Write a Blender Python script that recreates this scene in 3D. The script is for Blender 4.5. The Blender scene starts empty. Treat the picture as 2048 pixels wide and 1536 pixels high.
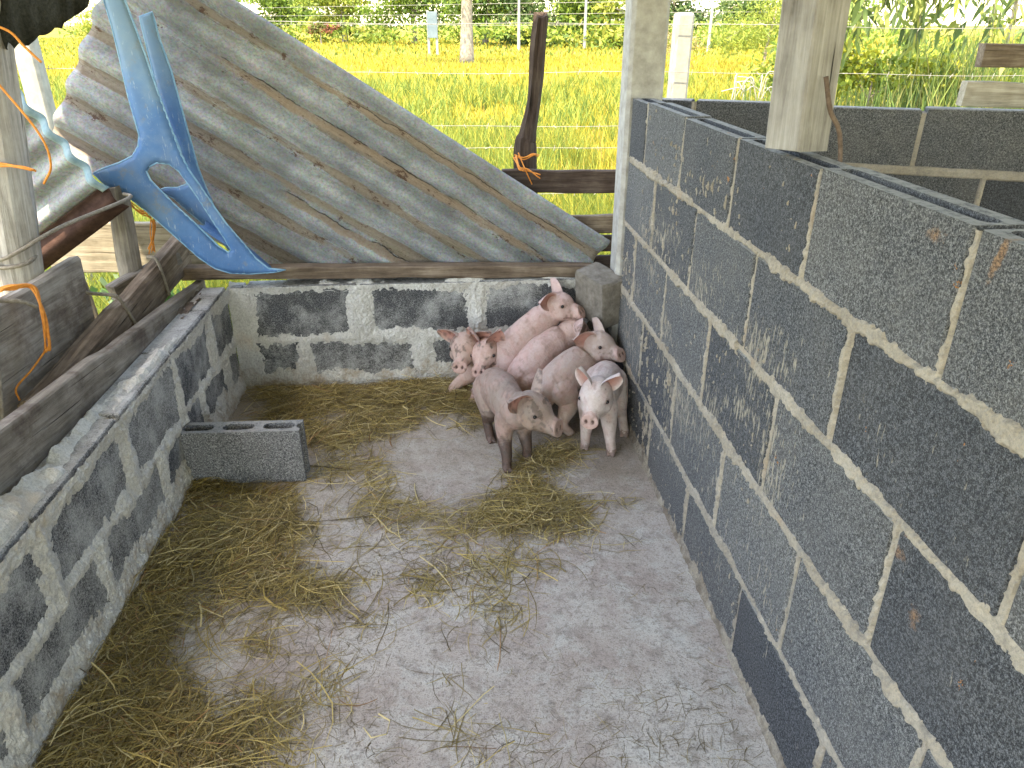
import bpy, bmesh, math, random
import numpy as np
from mathutils import Vector, Matrix, kdtree
from mathutils.geometry import tessellate_polygon

scene = bpy.context.scene
col = scene.collection
random.seed(7)
RNG = np.random.default_rng(11)

# ------------------------------------------------------------------ camera
cam_data = bpy.data.cameras.new('camera')
cam = bpy.data.objects.new('camera', cam_data)
col.objects.link(cam)
cam_data.sensor_fit = 'HORIZONTAL'
cam_data.sensor_width = 36.0
cam_data.lens = 36.0 * 1478.0 / 2048.0
cam_data.clip_start = 0.02
cam_data.clip_end = 2000.0
cam.location = (0.0, 0.0, 1.32)
PITCH, YAW = math.radians(-25.91), math.radians(4.662)
fwd = Vector((math.sin(YAW) * math.cos(PITCH), math.cos(YAW) * math.cos(PITCH), math.sin(PITCH)))
cam.rotation_euler = fwd.to_track_quat('-Z', 'Y').to_euler()
scene.camera = cam

# ------------------------------------------------------------------ light
SUN_EL = math.radians(66.0)
SUN_H = Vector((-0.60, -0.80))
sun_dir = Vector((SUN_H.x * math.cos(SUN_EL), SUN_H.y * math.cos(SUN_EL), math.sin(SUN_EL)))
world = bpy.data.worlds.new('World')
scene.world = world
world.use_nodes = True
wn = world.node_tree
wn.nodes.clear()
sky = wn.nodes.new('ShaderNodeTexSky')
sky.sky_type = 'NISHITA'
sky.sun_disc = False
sky.sun_elevation = SUN_EL
sky.sun_rotation = math.atan2(SUN_H.x, SUN_H.y)
sky.air_density = 1.0
sky.dust_density = 1.2
sky.ozone_density = 1.0
bg = wn.nodes.new('ShaderNodeBackground')
bg.inputs['Strength'].default_value = 0.15
wo = wn.nodes.new('ShaderNodeOutputWorld')
wn.links.new(sky.outputs[0], bg.inputs[0])
wn.links.new(bg.outputs[0], wo.inputs[0])
sun_data = bpy.data.lights.new('sun', 'SUN')
sun_data.energy = 2.0
sun_data.angle = math.radians(0.53)
sun_data.color = (1.0, 0.95, 0.86)
sun = bpy.data.objects.new('sun', sun_data)
col.objects.link(sun)
sun.rotation_euler = sun_dir.to_track_quat('Z', 'Y').to_euler()
sun.location = (-4, -6, 12)

vs = scene.view_settings
vs.view_transform = 'Standard'
vs.look = 'None'
vs.gamma = 1.0
vs.use_curve_mapping = False
vs.exposure = 3.2
vs.use_white_balance = True
vs.white_balance_temperature = 8800
vs.white_balance_tint = 10
scene.cycles.max_bounces = 8
scene.cycles.diffuse_bounces = 5
scene.cycles.use_denoising = True

# ------------------------------------------------------------------ numpy noise
_TAB = RNG.random((16, 256, 256))
def vnoise(x, y, s=0):
    t = _TAB[s % 16]
    x = np.asarray(x, float) + s * 17.3; y = np.asarray(y, float) + s * 9.1
    xi = np.floor(x).astype(int); yi = np.floor(y).astype(int)
    fx = x - xi; fy = y - yi
    fx = fx * fx * (3 - 2 * fx); fy = fy * fy * (3 - 2 * fy)
    a = t[xi & 255, yi & 255]; b = t[(xi + 1) & 255, yi & 255]
    c = t[xi & 255, (yi + 1) & 255]; d = t[(xi + 1) & 255, (yi + 1) & 255]
    return (a * (1 - fx) + b * fx) * (1 - fy) + (c * (1 - fx) + d * fx) * fy
def fbm(x, y, s=0, o=4):
    r = 0; a = .5; f = 1
    for i in range(o):
        r = r + a * vnoise(np.asarray(x) * f, np.asarray(y) * f, s + i); a *= .5; f *= 2.03
    return r / (1 - .5 ** o)
def sstep(e0, e1, x):
    t = np.clip((np.asarray(x, float) - e0) / (e1 - e0), 0, 1)
    return t * t * (3 - 2 * t)

# ------------------------------------------------------------------ object helpers
def tag(o, label=None, cat=None, group=None, kind=None):
    if label: o['label'] = label
    if cat: o['category'] = cat
    if group: o['group'] = group
    if kind: o['kind'] = kind
    return o
def empty(name, loc, label=None, cat=None, group=None):
    o = bpy.data.objects.new(name, None)
    o.empty_display_size = .05
    col.objects.link(o); o.location = loc
    return tag(o, label, cat, group)
def world_loc(o):
    v = Vector((0, 0, 0))
    while o is not None:
        v += o.location; o = o.parent
    return v
def build_mesh(name, V, F, mat, cols=None, smooth=False):
    """V (n,3); F: ndarray (m,4)/(m,3) or list of index tuples"""
    me = bpy.data.meshes.new(name)
    V = np.asarray(V, np.float32)
    if isinstance(F, np.ndarray):
        k = F.shape[1]; m = F.shape[0]
        me.vertices.add(len(V)); me.vertices.foreach_set('co', V.ravel())
        me.loops.add(m * k); me.loops.foreach_set('vertex_index', F.astype(np.int32).ravel())
        me.polygons.add(m)
        me.polygons.foreach_set('loop_start', np.arange(0, m * k, k, dtype=np.int32))
        me.polygons.foreach_set('loop_total', np.full(m, k, np.int32))
        me.update(calc_edges=True)
    else:
        me.from_pydata([tuple(map(float, v)) for v in V], [], [tuple(f) for f in F])
        me.update()
    if cols is not None:
        a = me.attributes.new('col', 'FLOAT_COLOR', 'POINT')
        c = np.ones((len(V), 4), np.float32); c[:, :3] = cols
        a.data.foreach_set('color', c.ravel())
    if smooth:
        me.polygons.foreach_set('use_smooth', np.ones(len(me.polygons), bool))
    if mat: me.materials.append(mat)
    return me
def mobj(name, V, F, mat, parent=None, cols=None, smooth=False, origin=None):
    """mesh object from world coordinates"""
    V = np.asarray(V, float)
    if origin is None:
        origin = np.array([(V[:, 0].min() + V[:, 0].max()) / 2, (V[:, 1].min() + V[:, 1].max()) / 2, V[:, 2].min()])
    origin = np.asarray(origin, float)
    me = build_mesh(name, V - origin, F, mat, cols, smooth)
    o = bpy.data.objects.new(name, me)
    col.objects.link(o)
    if parent is not None:
        o.parent = parent; o.location = Vector(origin) - world_loc(parent)
    else:
        o.location = origin
    return o
def join(parts):
    V = []; F = []; n = 0
    for v, f in parts:
        v = np.asarray(v, float)
        V.append(v); F += [tuple(i + n for i in q) for q in f]; n += len(v)
    return np.vstack(V), F
def frame_from(d, up=(0, 0, 1)):
    d = np.asarray(d, float); d = d / np.linalg.norm(d)
    up = np.asarray(up, float)
    s = np.cross(d, up)
    if np.linalg.norm(s) < 1e-4: s = np.cross(d, (0, 1, 0))
    s = s / np.linalg.norm(s)
    return d, s, np.cross(s, d)
def catmull(P, n):
    P = np.asarray(P, float); m = len(P)
    if m < 3:
        t = np.linspace(0, 1, n)[:, None]; return P[0] * (1 - t) + P[-1] * t
    Q = np.vstack([2 * P[0] - P[1], P, 2 * P[-1] - P[-2]])
    out = []
    for u in np.linspace(0, m - 1 - 1e-9, n):
        i = int(u); t = u - i; a, b, c, d = Q[i], Q[i + 1], Q[i + 2], Q[i + 3]
        out.append(.5 * (2 * b + (c - a) * t + (2 * a - 5 * b + 4 * c - d) * t * t + (3 * b - a - 3 * c + d) * t ** 3))
    return np.array(out)
def tube(P, ra, rb=None, seg=8, up=(0, 0, 1), n=None, cap=True, rounded=False):
    P = np.asarray(P, float)
    ra = np.broadcast_to(np.asarray(ra, float), (len(P),)); rb = ra if rb is None else np.broadcast_to(np.asarray(rb, float), (len(P),))
    if n:
        R = catmull(np.column_stack([P, ra, rb]), n); P = R[:, :3]; ra = np.maximum(R[:, 3], 1e-4); rb = np.maximum(R[:, 4], 1e-4)
    T = np.gradient(P, axis=0); T /= np.linalg.norm(T, axis=1)[:, None] + 1e-12
    rings = []
    ang = np.linspace(0, 2 * math.pi, seg, endpoint=False)
    def ring(p, t, a, b):
        _, s, u = frame_from(t, up)
        return p + np.outer(np.cos(ang) * a, s) + np.outer(np.sin(ang) * b, u)
    if rounded:
        for k in (0, 1, 2, 3):
            th = math.pi / 2 * (1 - k / 4); r = (ra[0] + rb[0]) / 2
            rings.append(ring(P[0] - T[0] * r * math.sin(th), T[0], max(ra[0] * math.cos(th), 1e-4), max(rb[0] * math.cos(th), 1e-4)))
    for i in range(len(P)): rings.append(ring(P[i], T[i], ra[i], rb[i]))
    if rounded:
        for k in (3, 2, 1, 0):
            th = math.pi / 2 * (1 - k / 4); r = (ra[-1] + rb[-1]) / 2
            rings.append(ring(P[-1] + T[-1] * r * math.sin(th), T[-1], max(ra[-1] * math.cos(th), 1e-4), max(rb[-1] * math.cos(th), 1e-4)))
    V = np.vstack(rings); F = []
    for i in range(len(rings) - 1):
        for j in range(seg):
            a = i * seg + j; b = i * seg + (j + 1) % seg
            F.append((a, b, b + seg, a + seg))
    if cap:
        F.append(tuple(range(seg - 1, -1, -1))); F.append(tuple(range(len(V) - seg, len(V))))
    return V, F
def hull_box(x0, x1, y0, y1, z0, z1, c, jit=0.0):
    """chamfered box"""
    pts = []
    for sx, X in ((-1, x0), (1, x1)):
        for sy, Y in ((-1, y0), (1, y1)):
            for sz, Z in ((-1, z0), (1, z1)):
                pts += [(X, Y - sy * c, Z - sz * c), (X - sx * c, Y, Z - sz * c), (X - sx * c, Y - sy * c, Z)]
    bm = bmesh.new()
    for p in pts: bm.verts.new([q + random.uniform(-jit, jit) for q in p])
    bmesh.ops.convex_hull(bm, input=bm.verts)
    bm.verts.ensure_lookup_table()
    bm.verts.index_update()
    V = np.array([v.co[:] for v in bm.verts]); F = [tuple(v.index for v in f.verts) for f in bm.faces]
    bm.free()
    return V, F
def prism_holes(outer, holes, z0, z1, depth):
    """vertical prism with pockets open at the top. outer CCW list of (x,y)"""
    loops = [outer] + holes
    tri = tessellate_polygon([[Vector((p[0], p[1], 0)) for p in l] for l in loops])
    flat = [p for l in loops for p in l]
    V = [(p[0], p[1], z1) for p in flat]; F = []
    for t in tri:
        a, b, c = [Vector(flat[i]) for i in t]
        cr = (b - a).x * (c - a).y - (b - a).y * (c - a).x
        F.append(tuple(t) if cr > 0 else tuple(reversed(t)))
    n = len(outer); k = len(V)
    V += [(p[0], p[1], z0) for p in outer]
    for i in range(n):
        j = (i + 1) % n; F.append((i, k + i, k + j, j))
    F.append(tuple(range(k + n - 1, k - 1, -1)))
    off = n
    for h in holes:
        k = len(V); m = len(h)
        V += [(p[0], p[1], z1 - depth) for p in h]
        for i in range(m):
            j = (i + 1) % m; F.append((off + i, off + j, k + j, k + i))
        F.append(tuple(range(k, k + m)))
        off += m
    return np.array(V, float), F
def hfield(O, U, W, N, lu, lw, nu, nw, hfun, cull=-.004):
    """height field over a plane: O + u*U + w*W + h*N"""
    O, U, W, N = [np.asarray(a, float) for a in (O, U, W, N)]
    u = np.linspace(0, lu, nu); w = np.linspace(0, lw, nw)
    uu, ww = np.meshgrid(u, w, indexing='ij')
    h = hfun(uu, ww)
    P = O + uu[..., None] * U + ww[..., None] * W + h[..., None] * N
    idx = np.arange(nu * nw).reshape(nu, nw)
    q = np.stack([idx[:-1, :-1], idx[1:, :-1], idx[1:, 1:], idx[:-1, 1:]], -1).reshape(-1, 4)
    hh = h.ravel()
    keep = hh[q].max(1) > cull
    q = q[keep]
    used = np.unique(q); remap = -np.ones(nu * nw, int); remap[used] = np.arange(len(used))
    q = remap[q]
    if np.dot(np.cross(U, W), N) < 0: q = q[:, ::-1]
    return P.reshape(-1, 3)[used], q
def ribbons(P, width, side, cols, taper=True):
    """P (N,K,3) strand centre lines, width (N,), side (N,3)"""
    N, K, _ = P.shape
    t = np.linspace(0, 1, K)
    w = width[:, None] * (np.where(t < .5, 1, 1 - (t - .5) * 1.7) if taper else np.ones(K))[None, :]
    off = side[:, None, :] * w[..., None] * .5
    V = np.stack([P - off, P + off], 2).reshape(N * K * 2, 3)
    base = (np.arange(N) * K * 2)[:, None] + (np.arange(K - 1) * 2)[None, :]
    F = np.stack([base, base + 1, base + 3, base + 2], -1).reshape(-1, 4)
    C = np.repeat(cols, K * 2, axis=0)
    return V, F, C

# ------------------------------------------------------------------ materials
class MB:
    def __init__(s, name, rough=.8, spec=.3):
        s.m = bpy.data.materials.new(name); s.m.use_nodes = True
        s.nt = s.m.node_tree; s.n = s.nt.nodes; s.l = s.nt.links
        s.b = s.n['Principled BSDF']
        s.b.inputs['Roughness'].default_value = rough
        s.b.inputs['Specular IOR Level'].default_value = spec
        s.tc = s.n.new('ShaderNodeTexCoord'); s.geo = s.n.new('ShaderNodeNewGeometry')
        s.pos = s.geo.outputs['Position']; s.obj = s.tc.outputs['Object']
    def lk(s, a, b): s.l.new(a, b)
    def setin(s, sock, v):
        if hasattr(v, 'is_output') or isinstance(v, bpy.types.NodeSocket): s.lk(v, sock)
        elif isinstance(v, (int, float)): sock.default_value = v
        else: sock.default_value = (*v, 1) if len(v) == 3 and len(sock.default_value) == 4 else v
    def map(s, vec, scale=(1, 1, 1), loc=(0, 0, 0), rot=(0, 0, 0)):
        m = s.n.new('ShaderNodeMapping'); s.lk(vec, m.inputs[0])
        m.inputs['Scale'].default_value = scale; m.inputs['Location'].default_value = loc; m.inputs['Rotation'].default_value = rot
        return m.outputs[0]
    def noise(s, vec, scale, detail=4, rough=.55, dist=0):
        n = s.n.new('ShaderNodeTexNoise'); s.lk(vec, n.inputs['Vector'])
        n.inputs['Scale'].default_value = scale; n.inputs['Detail'].default_value = detail
        n.inputs['Roughness'].default_value = rough; n.inputs['Distortion'].default_value = dist
        return n.outputs['Fac']
    def voro(s, vec, scale, feat='F1', out='Distance', rnd=1):
        n = s.n.new('ShaderNodeTexVoronoi'); n.feature = feat; s.lk(vec, n.inputs['Vector'])
        n.inputs['Scale'].default_value = scale; n.inputs['Randomness'].default_value = rnd
        return n.outputs[out]
    def ramp(s, fac, stops, interp='LINEAR'):
        r = s.n.new('ShaderNodeValToRGB'); s.lk(fac, r.inputs[0]); r.color_ramp.interpolation = interp
        e = r.color_ramp.elements
        while len(e) < len(stops): e.new(.5)
        for el, (p, c) in zip(e, stops):
            el.position = p; el.color = (c, c, c, 1) if isinstance(c, (int, float)) else (*c, 1)
        return r.outputs[0]
    def mix(s, fac, a, b, mode='MIX'):
        x = s.n.new('ShaderNodeMix'); x.data_type = 'RGBA'; x.blend_type = mode
        s.setin(x.inputs[0], fac); s.setin(x.inputs[6], a); s.setin(x.inputs[7], b)
        return x.outputs[2]
    def math(s, op, a, b=0.0, clamp=False):
        x = s.n.new('ShaderNodeMath'); x.operation = op; x.use_clamp = clamp
        s.setin(x.inputs[0], a); s.setin(x.inputs[1], b); return x.outputs[0]
    def sep(s, vec):
        x = s.n.new('ShaderNodeSeparateXYZ'); s.lk(vec, x.inputs[0]); return x.outputs
    def attr(s, name='col'):
        a = s.n.new('ShaderNodeAttribute'); a.attribute_name = name; return a.outputs['Color']
    def rnd(s):
        o = s.n.new('ShaderNodeObjectInfo'); return o.outputs['Random']
    def vadd(s, vec, f):
        x = s.n.new('ShaderNodeVectorMath'); x.operation = 'ADD'; s.lk(vec, x.inputs[0]); s.lk(f, x.inputs[1]); return x.outputs[0]
    def bump(s, h, strength=.5, dist=.01, prev=None):
        b = s.n.new('ShaderNodeBump'); s.lk(h, b.inputs['Height'])
        b.inputs['Strength'].default_value = strength; b.inputs['Distance'].default_value = dist
        if prev: s.lk(prev, b.inputs['Normal'])
        return b.outputs[0]
    def done(s, color=None, rough=None, normal=None):
        if color is not None: s.setin(s.b.inputs['Base Color'], color)
        if rough is not None: s.setin(s.b.inputs['Roughness'], rough)
        if normal is not None: s.lk(normal, s.b.inputs['Normal'])
        return s.m

def block_material(name, tone=1.0, splat=0.5, smear=0.0):
    b = MB(name, .93, .18)
    g = b.noise(b.pos, 520, 3, .75)
    g2 = b.noise(b.pos, 210, 3, .65)
    pit = b.voro(b.pos, 170, 'F1')
    big = b.noise(b.pos, 7, 5, .62)
    grain = b.math('ADD', b.math('MULTIPLY', g, .62), b.math('MULTIPLY', g2, .38))
    t = tone
    c = b.ramp(grain, [(.40, (.010 * t, .0105 * t, .012 * t)), (.50, (.080 * t, .083 * t, .089 * t)), (.61, (.255 * t, .258 * t, .262 * t))])
    c = b.mix(b.ramp(pit, [(.10, .75), (.28, 0)]), c, (.020, .020, .022))
    c = b.mix(b.ramp(big, [(.35, 0), (.72, .6)]), c, b.mix(.45, c, (.17, .16, .148)))
    c = b.mix(b.ramp(b.noise(b.pos, 3.3, 4, .6), [(.42, .0), (.62, .35)]), c, b.mix(.5, c, (.050, .055, .068)))
    r = b.rnd()
    c = b.mix(1.0, c, b.ramp(r, [(0, (.66, .68, .72)), (.5, (1.0, 1.0, 1.0)), (1, (1.36, 1.33, 1.27))]), 'MULTIPLY')
    # upward faces painted paler for the sky light on them, with cement crumbs
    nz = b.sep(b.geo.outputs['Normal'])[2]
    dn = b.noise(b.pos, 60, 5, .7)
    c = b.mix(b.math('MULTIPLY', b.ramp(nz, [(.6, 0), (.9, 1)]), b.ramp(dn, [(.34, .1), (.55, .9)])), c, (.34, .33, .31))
    if smear > 0:       # thin cement wiped over the faces, catching on the grain
        s1 = b.noise(b.map(b.pos, (1, 1, .8)), 8, 6, .70)
        st = b.noise(b.map(b.pos, (14, 14, 60)), 2.0, 4, .7)
        sm = b.math('ADD', b.math('ADD', b.math('MULTIPLY', s1, .85), b.math('MULTIPLY', grain, .55)), b.math('MULTIPLY', st, .12))
        c = b.mix(b.ramp(sm, [(.78 - smear * .10, 0), (1.02 - smear * .10, .8)]), c, (.60, .605, .60))
    if splat > 0:       # dried mud splashes running down
        v = b.map(b.pos, (1, 1, .22))
        m1 = b.noise(v, 170, 3, .62)
        m3 = b.noise(v, 75, 4, .65)
        m2 = b.noise(b.map(b.pos, (1, 1, 1.3)), 3.4, 4, .6)
        z = b.sep(b.pos)[2]
        yy = b.sep(b.pos)[1]
        zz = b.math('MULTIPLY', b.ramp(z, [(.0, .6), (.3, .95), (.8, .95), (1.0, .3)]), b.ramp(b.math('MULTIPLY', yy, .4), [(.30, .62), (.48, 1)]))
        m = b.math('ADD', b.math('ADD', b.math('MULTIPLY', m1, .42), b.math('MULTIPLY', m3, .30)), b.math('MULTIPLY', b.math('MULTIPLY', m2, zz), .42))
        c = b.mix(b.ramp(m, [(.595, 0), (.645, .8)]), c, b.mix(m3, (.22, .185, .14), (.44, .39, .31)))
        o1 = b.noise(b.pos, 30, 5, .7)
        c = b.mix(b.ramp(b.math('ADD', o1, b.math('MULTIPLY', m2, .5)), [(.985, 0), (1.0, .8)]), c, (.40, .17, .055))
    if splat > 0:       # orange paint marks and rusty stains on the wall
        wv = b.noise(b.pos, 95, 4, .75)
        for (py, pz, sy, sz, th, rot) in ((.760, 1.085, .008, .036, .80, .25), (.880, 1.080, .055, .035, .42, 0), (.725, .590, .030, .045, .46, 0), (.790, .650, .040, .025, .48, 0)):
            mp = b.n.new('ShaderNodeMapping'); mp.vector_type = 'TEXTURE'; b.lk(b.pos, mp.inputs[0])
            mp.inputs['Location'].default_value = (.61, py, pz); mp.inputs['Rotation'].default_value = (rot, 0, 0); mp.inputs['Scale'].default_value = (.2, sy, sz)
            ln = b.n.new('ShaderNodeVectorMath'); ln.operation = 'LENGTH'; b.lk(mp.outputs[0], ln.inputs[0])
            f = b.math('SUBTRACT', b.math('ADD', th, b.math('MULTIPLY', wv, .8)), b.math('MULTIPLY', ln.outputs['Value'], .62))
            c = b.mix(b.ramp(f, [(.60, 0), (.86, .62)]), c, b.mix(b.ramp(grain, [(.42, .75), (.55, 0)]), (.38, .19, .075), c))
    n1 = b.bump(grain, .8, .004); n1 = b.bump(pit, .35, .004, n1)
    return b.done(c, None, n1)

def cement_material(name, c0, c1, stain, brushed=False):
    b = MB(name, .9, .2)
    n1 = b.noise(b.pos, 8, 6, .65)
    n2 = b.noise(b.pos, 150, 4, .72)
    n4 = b.noise(b.pos, 480, 2, .7)
    c = b.mix(b.ramp(n1, [(.3, 0), (.7, 1)]), c0, c1)
    c = b.mix(b.ramp(n2, [(.30, .55), (.56, 0)]), c, b.mix(.7, c, (.08, .078, .075)))
    c = b.mix(b.ramp(n4, [(.3, .35), (.5, 0)]), c, (.12, .115, .11))
    w = b.noise(b.pos, 21, 6, .75)
    c = b.mix(b.ramp(w, [(.52, 0), (.66, .35 if brushed else .7)]), c, b.mix(.55, c, (.10, .10, .105)))
    z = b.sep(b.pos)[2]
    n3 = b.noise(b.pos, 14, 5, .7)
    c = b.mix(b.ramp(b.math('SUBTRACT', n3, b.math('MULTIPLY', z, 1.1)), [(.40, 0), (.58, .9)]), c, stain)
    c = b.mix(b.ramp(b.noise(b.pos, 5.5, 4, .6), [(.60, 0), (.72, .5)]), c, tuple(x * y for x, y in zip(c0, (1.0, .80, .62))))
    nb = b.bump(n2, .7, .004); nb = b.bump(w, .5, .008, nb)
    if brushed:
        st = b.noise(b.map(b.pos, (60, 60, 7)), 2.2, 3, .6)
        nb = b.bump(st, .6, .005, nb)
    return b.done(c, None, nb)

def wood_material(name, dark, mid, light, grain=1.0, mud=0.0):
    b = MB(name, .88, .2)
    o = b.tc.outputs['Object']
    rn = b.rnd()
    cv = b.n.new('ShaderNodeCombineXYZ'); b.lk(b.math('MULTIPLY', rn, 13.0), cv.inputs[0]); b.lk(b.math('MULTIPLY', rn, 7.0), cv.inputs[1])
    p = b.vadd(o, cv.outputs[0])
    st = b.noise(b.map(p, (2.2, 34, 34)), 2.2, 7, .68, .4)
    fi = b.noise(b.map(p, (5, 150, 150)), 2.0, 4, .7)
    pa = b.noise(p, 9, 5, .62)
    f = b.math('ADD', b.math('MULTIPLY', st, .62), b.math('MULTIPLY', pa, .42))
    c = b.ramp(f, [(.34, dark), (.52, mid), (.70, light)])
    cr = b.ramp(b.noise(b.map(p, (1.3, 60, 60)), 1.6, 3, .5, .6), [(.27, 1), (.315, 0)])
    c = b.mix(cr, c, tuple(x * .25 for x in dark))
    if mud > 0:
        c = b.mix(b.ramp(b.noise(p, 7, 6, .7), [(.5, 0), (.62, mud)]), c, (.085, .055, .045))
    c = b.mix(1.0, c, b.ramp(rn, [(0, .86), (1, 1.14)]), 'MULTIPLY')
    n = b.bump(st, .6 * grain, .006)
    n = b.bump(fi, .5 * grain, .002, n)
    n = b.bump(b.math('SUBTRACT', 1.0, cr), .8, .004, n)
    return b.done(c, None, n)

M = {}
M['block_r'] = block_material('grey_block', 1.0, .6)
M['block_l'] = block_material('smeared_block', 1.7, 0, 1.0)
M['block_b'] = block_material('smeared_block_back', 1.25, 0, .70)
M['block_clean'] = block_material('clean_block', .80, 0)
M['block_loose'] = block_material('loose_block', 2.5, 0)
M['mortar'] = cement_material('mortar', (.29, .245, .19), (.40, .355, .295), (.15, .12, .095))
M['plaster'] = cement_material('plaster', (.56, .54, .505), (.74, .735, .71), (.38, .31, .235), True)
M['wood_grey'] = wood_material('weathered_wood', (.065, .057, .05), (.19, .17, .15), (.33, .30, .265))
M['wood_pale'] = wood_material('pale_wood', (.12, .10, .075), (.29, .255, .20), (.44, .40, .33))
M['wood_brown'] = wood_material('brown_wood', (.050, .035, .026), (.155, .115, .085), (.31, .25, .195))
M['wood_dark'] = wood_material('dark_wood', (.020, .013, .010), (.060, .042, .035), (.12, .095, .08))
M['wood_mud'] = wood_material('muddy_wood', (.10, .082, .068), (.255, .222, .19), (.41, .375, .335), 1.0, .6)
M['wood_post'] = wood_material('post_wood', (.12, .105, .095), (.30, .28, .26), (.47, .45, .425))

def concrete_floor():
    b = MB('floor_concrete', .86, .25)
    x, y, z = b.sep(b.pos)
    n1 = b.noise(b.pos, 3.1, 6, .62, .6); n2 = b.noise(b.pos, 11, 6, .68, .3); n3 = b.noise(b.pos, 140, 3, .7)
    c = b.mix(b.ramp(n1, [(.40, 0), (.60, 1)]), (.42, .35, .315), (.52, .475, .435))
    c = b.mix(b.ramp(n2, [(.50, 0), (.64, .6)]), c, (.57, .56, .525))
    n5 = b.noise(b.pos, 23, 6, .72, .4)
    c = b.mix(b.ramp(n5, [(.36, .6), (.50, 0)]), c, (.24, .195, .165))
    dn = b.noise(b.pos, 5, 5, .65)
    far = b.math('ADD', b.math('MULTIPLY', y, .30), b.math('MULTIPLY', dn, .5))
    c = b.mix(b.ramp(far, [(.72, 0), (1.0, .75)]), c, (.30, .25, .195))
    c = b.mix(b.ramp(n3, [(.30, .6), (.47, 0)]), c, (.12, .10, .09))
    c = b.mix(b.ramp(b.noise(b.pos, 330, 3, .8), [(.36, .7), (.46, 0)]), c, (.10, .085, .078))
    fl = b.noise(b.pos, 60, 5, .75)
    c = b.mix(b.ramp(fl, [(.57, 0), (.66, .6)]), c, (.19, .15, .125))
    sc = b.noise(b.map(b.pos, (1, 1, 1)), 260, 3, .8)
    c = b.mix(b.ramp(sc, [(.62, 0), (.70, .25)]), c, (.62, .60, .57))
    wetm = b.ramp(b.noise(b.pos, 4.2, 3, .5), [(.5, .92), (.7, .66)])
    nb = b.bump(n2, .35, .012); nb = b.bump(n3, .35, .002, nb); nb = b.bump(fl, .4, .004, nb)
    return b.done(c, wetm, nb)
M['floor'] = concrete_floor()

def galvanised(name, seed, rusty=.0):
    b = MB(name, .62, .4)
    o = b.obj
    x, y, z = b.sep(o)          # x along the sheet, y across, z corrugation depth
    rn = b.rnd()
    n1 = b.noise(b.map(o, (1.0, 1.6, 1), (seed, 0, 0)), 4.5, 6, .62)
    n2 = b.noise(b.map(o, (1, 1, 1), (seed, 0, 0)), 95, 3, .7)
    c = b.ramp(n1, [(.32, (.15, .165, .175)), (.5, (.25, .268, .28)), (.68, (.38, .40, .405))])
    sp_ = b.voro(b.map(o, (1, 1, 1)), 160, 'F1', 'Color')
    c = b.mix(.16, c, sp_, 'OVERLAY')
    c = b.mix(b.ramp(n2, [(.3, .5), (.55, 0)]), c, (.07, .078, .085))
    # dirt lies in the troughs
    vd = b.math('SUBTRACT', .28, b.math('MULTIPLY', z, 28.0))
    d1 = b.noise(b.map(o, (1.4, 5, 1), (3 + seed, 2, 0)), 5.4, 6, .72)
    lo = b.noise(b.map(o, (.55, 2.6, 1), (seed + 2.3, 5, 0)), 2.0, 3, .6)
    dm = b.math('ADD', b.math('ADD', b.math('MULTIPLY', vd, .42), b.math('MULTIPLY', d1, .32)), b.math('MULTIPLY', lo, .60))
    c = b.mix(b.ramp(dm, [(.735, 0), (.785, .88)]), c, b.mix(n2, (.11, .082, .06), (.27, .215, .155)))
    # rusty lap strip with a dark crack beside it
    wob = b.math('MULTIPLY', b.math('SUBTRACT', b.noise(b.map(o, (2, 2, 1)), 3.0, 4, .6), .5), .05)
    yy = b.math('ADD', y, wob)
    for (yc, hw, x0, x1) in ((.508, .013, .55, 1.15), (.205, .016, .25, 1.55), (.090, .012, .1, 1.2)):
        band = b.ramp(b.math('DIVIDE', b.math('ABSOLUTE', b.math('SUBTRACT', yy, yc)), hw * 2), [(.40, 1), (.52, 0)])
        crack = b.ramp(b.math('DIVIDE', b.math('ABSOLUTE', b.math('SUBTRACT', yy, yc - hw)), hw), [(.05, 1), (.25, 0)])
        xin = b.math('MULTIPLY', b.ramp(b.math('SUBTRACT', b.math('ADD', x, b.math('MULTIPLY', d1, .3)), x0), [(.10, 0), (.16, 1)]), b.ramp(b.math('SUBTRACT', x1, b.math('SUBTRACT', x, b.math('MULTIPLY', d1, .3))), [(.12, 0), (.20, 1)]))
        c = b.mix(b.math('MULTIPLY', b.math('MULTIPLY', band, xin), b.ramp(n2, [(.3, .95), (.7, .6)])), c, b.mix(n2, (.15, .10, .07), (.34, .26, .185)))
        c = b.mix(b.math('MULTIPLY', b.math('MULTIPLY', crack, xin), b.ramp(d1, [(.42, 0), (.5, .95)])), c, (.014, .010, .008))
    # moss-green film
    g1 = b.noise(b.map(o, (.8, 5, 1), (seed + 9, 0, 0)), 4, 5, .6)
    c = b.mix(b.ramp(g1, [(.55, 0), (.72, .5)]), c, (.16, .165, .095))
    # rust
    r1 = b.noise(b.map(o, (1, 1.8, 1), (seed + 4, 1, 0)), 19, 7, .78)
    rm = b.math('ADD', b.math('MULTIPLY', r1, 1.0), b.math('MULTIPLY', vd, .12))
    rm = b.math('ADD', rm, rusty)
    c = b.mix(b.ramp(rm, [(.675, 0), (.705, .95)]), c, b.mix(n2, (.022, .012, .009), (.12, .055, .03)))
    # dark seams where the dirt has cracked away
    sl = b.noise(b.map(o, (1.2, 26, 1), (seed, 7, 0)), 2.4, 5, .6, .5)
    c = b.mix(b.math('MULTIPLY', b.ramp(sl, [(.492, 0), (.50, .9), (.508, 0)]), b.ramp(dm, [(.60, 0), (.72, 1)])), c, (.018, .014, .012))
    nb = b.bump(n2, .3, .002); nb = b.bump(d1, .5, .006, nb)
    return b.done(c, b.ramp(n1, [(.3, .72), (.8, .5)]), nb)
M['sheet'] = galvanised('galvanised_sheet', 0.0)
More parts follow.
